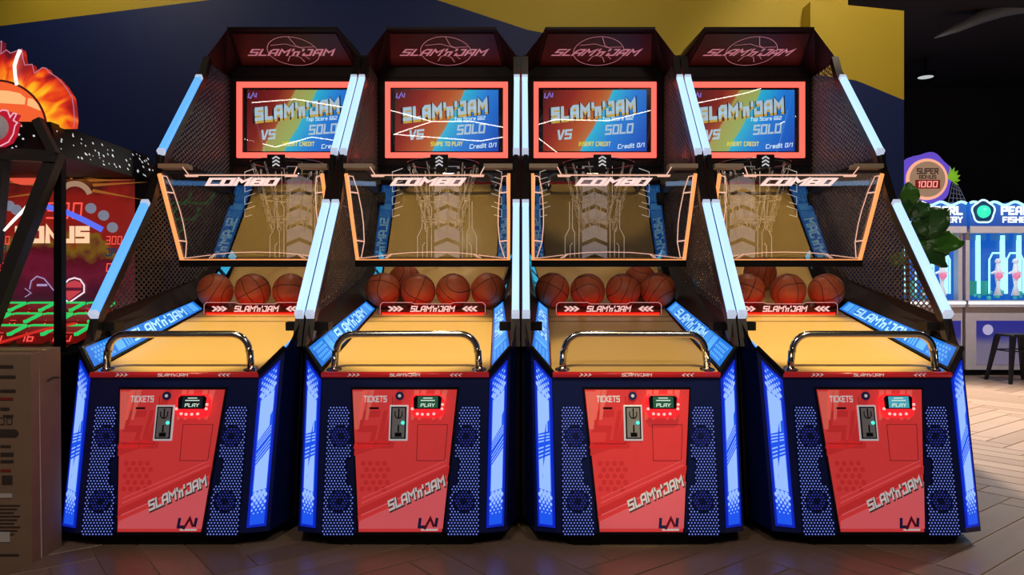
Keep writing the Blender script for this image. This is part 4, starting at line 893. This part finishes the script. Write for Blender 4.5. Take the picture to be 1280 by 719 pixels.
# ------------------------------------------------------------------ far right: fishery machines, round sign, stool, plant, ceiling things
YP = 9.06
def far(px, py, Y): return V(((px - 651) * Y / F, Y, CAMZ + (360 - py) * Y / F))
pale = mat('pale_cabinet', (.55, .52, .58), .4)
tank = ramp_mat('tank_glow', (0.55, 0, .55, -3.1), [(0.0, (.0, .10, .55)), (.4, (.01, .25, .85)), (.6, (.10, .60, .95)), (1.0, (.01, .16, .7))], .9, noise=.5, nscale=3.0)
cyan = glow('cyan_tube', (.35, .85, 1.0), 1.4); white_edge = glow('white_edge_light', (.9, .95, 1.0), 1.6)
def pearl(pxl, pxr, label, full):
    x0, x1 = (pxl - 651) * YP / F, (pxr - 651) * YP / F; xc = (x0 + x1) / 2
    r = empty('fishing_arcade_machine', (xc, YP, 0)); tag(r, label, 'arcade machine', 'pearl fishing machines'); w = (x1 - x0) / 2 - .01
    fr = Fr((0, 0, 0), (1, 0, 0), (0, 0, 1))
    MB().box((-w, .03, 0), (w, .9, .07)).obj('kick_board', black, r)
    MB().box((-w, 0, .07), (w, .9, .84)).obj('lower_cabinet', pale, r)
    lp = MB().rect(fr, -w + .13, .13, w - .02, .67, 0, .004).obj('lower_print', ramp_mat('lower_print', (0, 0, 1.6, -.2), [(0, (.35, .28, .42)), (.45, (.30, .26, .42)), (.62, (.05, .05, .45)), (1, (.02, .03, .5))], .45, noise=.1), r)
    MB().disc(fr, -w + .27, .56, .065, .005, None, 20).obj('bubble_print', glow('bubble_lilac', (.55, .5, .8), .6), lp)
    MB().box((-w, -.06, .84), (w, .9, .92)).obj('counter', pale, r)
    MB().box((-w, -.075, .875), (w, -.06, .905)).obj('edge_light', white_edge, r)
    MB().box((-w, .10, .92), (w, .9, 1.80)).obj('tank_wall', tank, r)
    for s in (-1, 1): MB().box((s * w - .05 * (s > 0), .0, .92), (s * w + .05 * (s < 0), .12, 1.80)).obj('tank_post', pale, r)
    for s in (-.55, .15, .62): MB().box((s * w - .02, .05, 1.0), (s * w + .02, .09, 1.72)).obj('tank_tube', cyan, r)
    fk = Fr((0, .09, 0), (1, 0, 0), (0, 0, 1))
    for k in range(3): MB().rect(fk, -w + .08 + .28 * k, 1.66, -w + .30 + .28 * k, 1.76, 0, .01).obj('score_panel', glow('score_panel_blue', (.03, .16, .5), .7), r)
    for k in range(2):
        cx = -w * .05 + .5 * w * k
        d = MB().tube([(cx, .02, .98), (cx, .02, 1.10), (cx, .02, 1.25), (cx, .02, 1.38)], [.05, .018, .038, .02], 10); d.obj('diver_figure', mat('diver_white', (.7, .72, .8), .4, 0, (.5, .6, .8), .35), r, True)
        MB().tube([(cx - .10, .03, 1.0), (cx - .10, .03, 1.42), (cx - .06, .03, 1.5), (cx + .06, .03, 1.5), (cx + .10, .03, 1.42), (cx + .10, .03, 1.0)], .012, 6).obj('tank_arch', cyan, r)
        MB().tube([(cx - .08, .02, 1.25), (cx, .02, 1.29), (cx + .08, .02, 1.25)], .014, 6).obj('figure_arm', MATS['diver_white'], r)
        MB().sphere((cx, .02, 1.40), .035, 12, 8).obj('figure_head', MATS['diver_white'], r, True)
        MB().sphere((cx, .0, 1.22), .045, 12, 8).obj('pink_prize', glow('pink_prize', (.9, .25, .45), .7), r, True)
    m = MB()
    for k in range(14): m.sphere((random.uniform(-w + .1, w - .1), random.uniform(-.0, .06), random.uniform(.945, 1.02)), random.uniform(.02, .035), 8, 6)
    m.obj('coral', mat('coral_teal', (.05, .45, .45), .5, 0, (.02, .3, .35), .4), r)
    MB().rect(fk, -w + .06, .98, -w + .34, 1.16, 0, .03).obj('treasure_crate', mat('crate_teal', (.02, .25, .22), .5, 0, (.01, .25, .25), .35), r)
    hd3 = MB().prism(fr, [(-w, 1.80), (w, 1.80)] + [(w - 2 * w * k / 24, 2.10 + .022 * math.sin(k * .9)) for k in range(25)], -.5, .08).obj('header', ramp_mat('header_blue', (0, 0, 3.2, -5.75), [(0, (.01, .08, .45)), (1, (.01, .18, .8))], .75), r)
    fh3 = Fr((0, -.08, 0), (1, 0, 0), (0, 0, 1))
    m = MB().stroke(fh3, [(w - 2 * w * k / 24, 2.095 + .022 * math.sin(k * .9)) for k in range(25)], .03, .003, thick=.01); m.obj('wave_edge', glow('wave_cyan', (.45, .9, 1.0), 1.1), hd3)
    MB().rect(fr, -w, 1.74, w, 1.82, .0, .09).obj('header_rail', pale, hd3)
    lx = -w + .155
    lg = MB().disc(fh3, lx, 1.995, .135, .003, .02, 20).obj('shell_emblem', glow('shell_navy', (.01, .05, .14), .6), hd3)
    m = MB().stroke(fh3, [(lx + (.135 + .008 * math.sin(5 * t)) * math.cos(t), 1.995 + (.135 + .008 * math.sin(5 * t)) * math.sin(t)) for t in [2 * math.pi * k / 30 for k in range(30)]], .022, .021, True); m.obj('shell_rim', glow('shell_rim', (.55, .85, 1.0), 1.2), lg)
    MB().sphere(fh3.pt(lx, 1.995, .02), .078, 16, 10).obj('pearl', glow('pearl_green', (.03, .85, .5), 1.0), lg, True)
    m = MB(); text(m, fh3, 'PEARL', lx + .44, 2.01, .11, .44, 2.0, 0, 0, .006, 2.4); text(m, fh3, 'FISHERY', lx + .45, 1.90, .075, .42, 1.8, 0, 0, .006, 2.2); m.obj('lettering', glow('pearl_text', (.85, .95, 1.0), 1.1), hd3)
    return r
pearl(1206, 1296, 'white fishing arcade machine with lit tank, standing behind the metal stool', True)
pearl(1114, 1204, 'white fishing arcade machine with lit tank, half hidden behind the leafy plant', True)
YR = 10.2; c = far(1158, 224, YR); sg2 = empty('bonus_sign_machine', (c.x, YR, 0)); tag(sg2, 'round lit super bonus sign with purple rim rising above the fishing machine', 'sign')
fr = Fr((0, 0, 0), (1, 0, 0), (0, 0, 1)); kz = YR / F
MB().box((-.35, .04, 0), (.45, .7, 2.0)).obj('cabinet', black, sg2); MB().box((-.12, .02, 2.0), (.12, .12, c.z - .15)).obj('sign_post', black, sg2)
pr = [(.36 * math.cos(t) * (1 + .05 * math.sin(6 * t)), c.z + .36 * math.sin(t) * (1 + .05 * math.sin(6 * t))) for t in [2 * math.pi * k / 48 for k in range(48)]]
rim = MB().prism(fr, pr, -.08, 0).obj('sign_rim', glow('sign_purple', (.18, .10, .75), .7), sg2)
MB().disc(fr, 0, c.z - .01, .285, 0, .02, 32).obj('sign_ring', glow('sign_ring_peach', (1.0, .45, .28), .95), rim); dc = MB().disc(fr, 0, c.z - .01, .245, .02, .03, 32).obj('sign_disc', glow('sign_tan', (.42, .25, .15), .75), rim)
m = MB(); text(m, fr, 'SUPER', 0, c.z + .10, .085, .30, 1.6, 0, 0, .032); text(m, fr, 'BONUS', 0, c.z + .02, .055, .24, 1.6, 0, 0, .032); m.obj('lettering', glow('sign_brown', (.10, .05, .04), .5), dc)
MB().rect(fr, -.17, c.z - .14, .17, c.z - .02, .03, .034).obj('digit_window', glow('digit_window', (.25, .015, .012), .7), dc)
m = MB(); text(m, fr, '1000', 0, c.z - .08, .085, .27, 1.0, .1, 0, .036); m.obj('led_digit', glow('sign_digit', (1.0, .35, .28), 1.2), dc)
m = MB()
for k in range(6):
    a = -.6 + k * .42; b_ = (.33 + .07 * math.cos(a), c.z + .09 * math.sin(a)); m.poly(fr, [(.28, c.z + .01 - .02 * k * .2), (b_[0] + .02, b_[1] - .03), (.31 + .16 * math.cos(a), c.z + .01 + .17 * math.sin(a)), (b_[0] - .02, b_[1] + .03)], .006)
m.obj('leaf_ornament', glow('leaf_green', (.25, .50, .03), .7), rim)
m = MB(); q = [(.30, c.z - .33), (.55, c.z - .33), (.45, c.z - .12), (.36, c.z - .06)]
for t in range(5):
    u = t / 4
    m.stroke(fr, [(q[0][0] + (q[1][0] - q[0][0]) * u, q[0][1]), (q[3][0] + (q[2][0] - q[3][0]) * u, q[3][1] + (q[2][1] - q[3][1]) * u)], .008, .004); m.stroke(fr, [(q[0][0] + (q[3][0] - q[0][0]) * u, q[0][1] + (q[3][1] - q[0][1]) * u), (q[1][0] + (q[2][0] - q[1][0]) * u, q[1][1] + (q[2][1] - q[1][1]) * u)], .008, .004)
m.obj('net_ornament', mat('net_grey', (.35, .35, .38), .5, 0, (.3, .3, .34), .25), rim)

# stool
YT = 8.45; c = far(1271, 478, YT); stl = empty('metal_stool', (c.x, YT, 0)); tag(stl, 'black metal stool with splayed legs in front of the fishing machine', 'stool')
st_m = mat('stool_black', (.02, .02, .025), .35, .5)
MB().hull8([(-.16, -.16, .52), (.16, -.16, .52), (.16, .16, .52), (-.16, .16, .52)], [(-.15, -.15, .55), (.15, -.15, .55), (.15, .15, .55), (-.15, .15, .55)]).obj('seat', st_m, stl, bevel=.01)
for sx in (-1, 1):
    for sy in (-1, 1): MB().hull8([(sx * .215 - .015, sy * .215 - .015, 0), (sx * .215 + .015, sy * .215 - .015, 0), (sx * .215 + .015, sy * .215 + .015, 0), (sx * .215 - .015, sy * .215 + .015, 0)],
                                   [(sx * .135 - .025, sy * .135 - .025, .52), (sx * .135 + .025, sy * .135 - .025, .52), (sx * .135 + .025, sy * .135 + .025, .52), (sx * .135 - .025, sy * .135 + .025, .52)]).obj('leg', st_m, stl)
m = MB()
for a, b_ in (((-.17, -.17, .36), (.17, -.17, .36)), ((-.17, .17, .36), (.17, .17, .36)), ((-.17, -.17, .36), (-.17, .17, .36)), ((.17, -.17, .36), (.17, .17, .36))): MB().bar(a, b_, .014).obj('stretcher', st_m, stl)

# plant
YL = 4.9; c = far(1133, 360, YL); pl = empty('potted_plant', (c.x, YL, 0)); tag(pl, 'potted plant with broad dark green leaves behind the end of the machine row', 'plant')
MB().tube([(0, 0, 0), (0, 0, .03), (0, 0, .42), (0, 0, .45)], [.13, .15, .19, .19], 20).obj('pot', mat('pot_grey', (.12, .12, .13), .5), pl, True)
MB().tube([(0, 0, .43), (.02, .01, .9), (.0, 0, 1.4), (.05, 0, 1.75)], [.02, .016, .012, .006], 8).obj('trunk', mat('trunk_brown', (.08, .05, .03), .7), pl, True)
leaf_m = mat('leaf_green_dark', (.03, .12, .03), .35, 0, noise=.4, nscale=6); leaf_m2 = mat('leaf_green_mid', (.06, .24, .03), .35, 0, noise=.4, nscale=6)
def leaf(base, tip, wd, mm, up=V((0, -.6, .8))):
    base, tip = V(base), V(tip); d = tip - base; ln_ = d.length; d.normalize(); s = d.cross(up).normalized(); n_ = s.cross(d); m = MB(); vs = []; fs = []; N = 9
    for i in range(N + 1):
        t = i / N; w_ = wd * (math.sin(math.pi * min(1, t ** .8 * .97 + .02)) ** .8) * (.55 + .75 * t if t < .6 else 1.0); w_ = max(w_, .004); ce_ = base + d * ln_ * t + n_ * (.10 * ln_ * math.sin(math.pi * t))
        wv = .012 * math.sin(i * 2.2)
        for k in (-1, -.5, 0, .5, 1): vs.append(ce_ + s * w_ * k + n_ * (.25 * w_ * abs(k) + wv * abs(k)))
    for i in range(N):
        for k in range(4): fs.append((5 * i + k, 5 * i + k + 1, 5 * i + 6 + k, 5 * i + 5 + k))
    m.add(vs, fs); o = m.obj('leaf', mm, pl, True); sd = o.modifiers.new('thick', 'SOLIDIFY'); sd.thickness = .003; return o
def lp_(px, py, dy=0): v = far(px, py, YL + dy); return v - V((c.x, YL, 0))
for (p0, p1, w_, mm) in (((1136, 262), (1135, 228), .055, leaf_m2), ((1136, 275), (1122, 248), .05, leaf_m), ((1134, 272), (1162, 256), .055, leaf_m), ((1140, 300), (1186, 262), .085, leaf_m), ((1142, 306), (1206, 305), .07, leaf_m2), ((1146, 312), (1186, 318), .05, leaf_m), ((1138, 305), (1184, 335), .06, leaf_m), ((1138, 300), (1158, 322), .05, leaf_m2),
                         ((1134, 285), (1112, 270), .05, leaf_m), ((1136, 320), (1165, 338), .05, leaf_m), ((1133, 330), (1110, 322), .05, leaf_m2), ((1137, 292), (1160, 278), .06, leaf_m)):
    leaf(lp_(*p0), lp_(*p1, random.uniform(-.08, .08)), w_ * 1.25, mm, V((random.uniform(-.2, .2), -.95, .3)))

# ceiling fittings in the dark hall
c = far(1157, 97, 10.3); dl = empty('ceiling_downlight', (c.x, 10.3, 4.3)); tag(dl, 'small round downlight in the dark ceiling above the round sign', 'light')
fdn = Fr((0, 0, 0), (1, 0, 0), (0, -1, 0)); z0 = c.z - 4.3
MB().tube([(0, 0, 0), (0, 0, z0 + .05)], .02, 8).obj('stem', black, dl) if z0 < -.06 else None
MB().tube([(0, 0, z0 + .06), (0, 0, z0)], .12, 20).obj('housing', black, dl); MB().disc(fdn, 0, 0, .10, -z0 + .001, None, 20).obj('lens', glow('downlight_lens', (.7, .75, .75), .7), dl)
m = MB(); P = [far(*p, 8.6) for p in ((1168, 48), (1195, 36), (1225, 22), (1255, 12), (1290, 6), (1340, 2))]; wds = [.01, .05, .075, .085, .085, .085]
dct = empty('ceiling_duct', P[2]); tag(dct, 'curved grey duct sweeping across the dark ceiling', 'duct')
MB().tube([p - P[2] for p in P], wds, 10).obj('duct_body', mat('duct_grey', (.16, .19, .25), .5, .2), dct, True)
MB().tube([V((.3, 0, .08)), V((.3, 0, 4.31 - P[2].z))], .008, 6).obj('hanger', black, dct)

# suspended zigzag light line of the hall, behind the photographer, mirrored in the game screens
zl = empty('zigzag_light', (0, -1, 4.3)); tag(zl, 'thin white zigzag light line hung under the hall ceiling, mirrored in the game screens', 'light')
zm = glow('zigzag_white', (1.0, .93, .85), 9.0)
for pts in ([(-4.1, 3.81), (-3.34, 3.87), (-2.63, 3.75), (-1.93, 3.705), (-1.32, 3.54), (-.725, 3.54), (-.26, 3.455), (.24, 3.49), (.52, 3.57), (1.3, 3.55), (1.99, 3.72), (2.6, 3.81), (3.3, 3.95), (3.56, 4.03)],
            [(-4.1, 3.28), (-3.64, 3.16), (-3.1, 3.31), (-2.63, 3.24), (-1.88, 3.35), (-.6, 3.25), (-.26, 3.31), (.24, 3.31), (.55, 3.07)], [(-1.32, 3.54), (-1.88, 3.35)], [(3.85, 3.51), (4.1, 3.63)]):
    MB().tube([(x, 0, z - 4.3) for x, z in pts], .008, 6).obj('light_line', zm, zl, True)
for x, z in ((-3.34, 3.87), (-1.32, 3.54), (.52, 3.57), (2.6, 3.81), (3.85, 3.51), (-3.1, 3.31), (.24, 3.31)): MB().tube([(x, 0, z - 4.3), (x, 0, .01)], .003, 4).obj('hanger', black, zl)
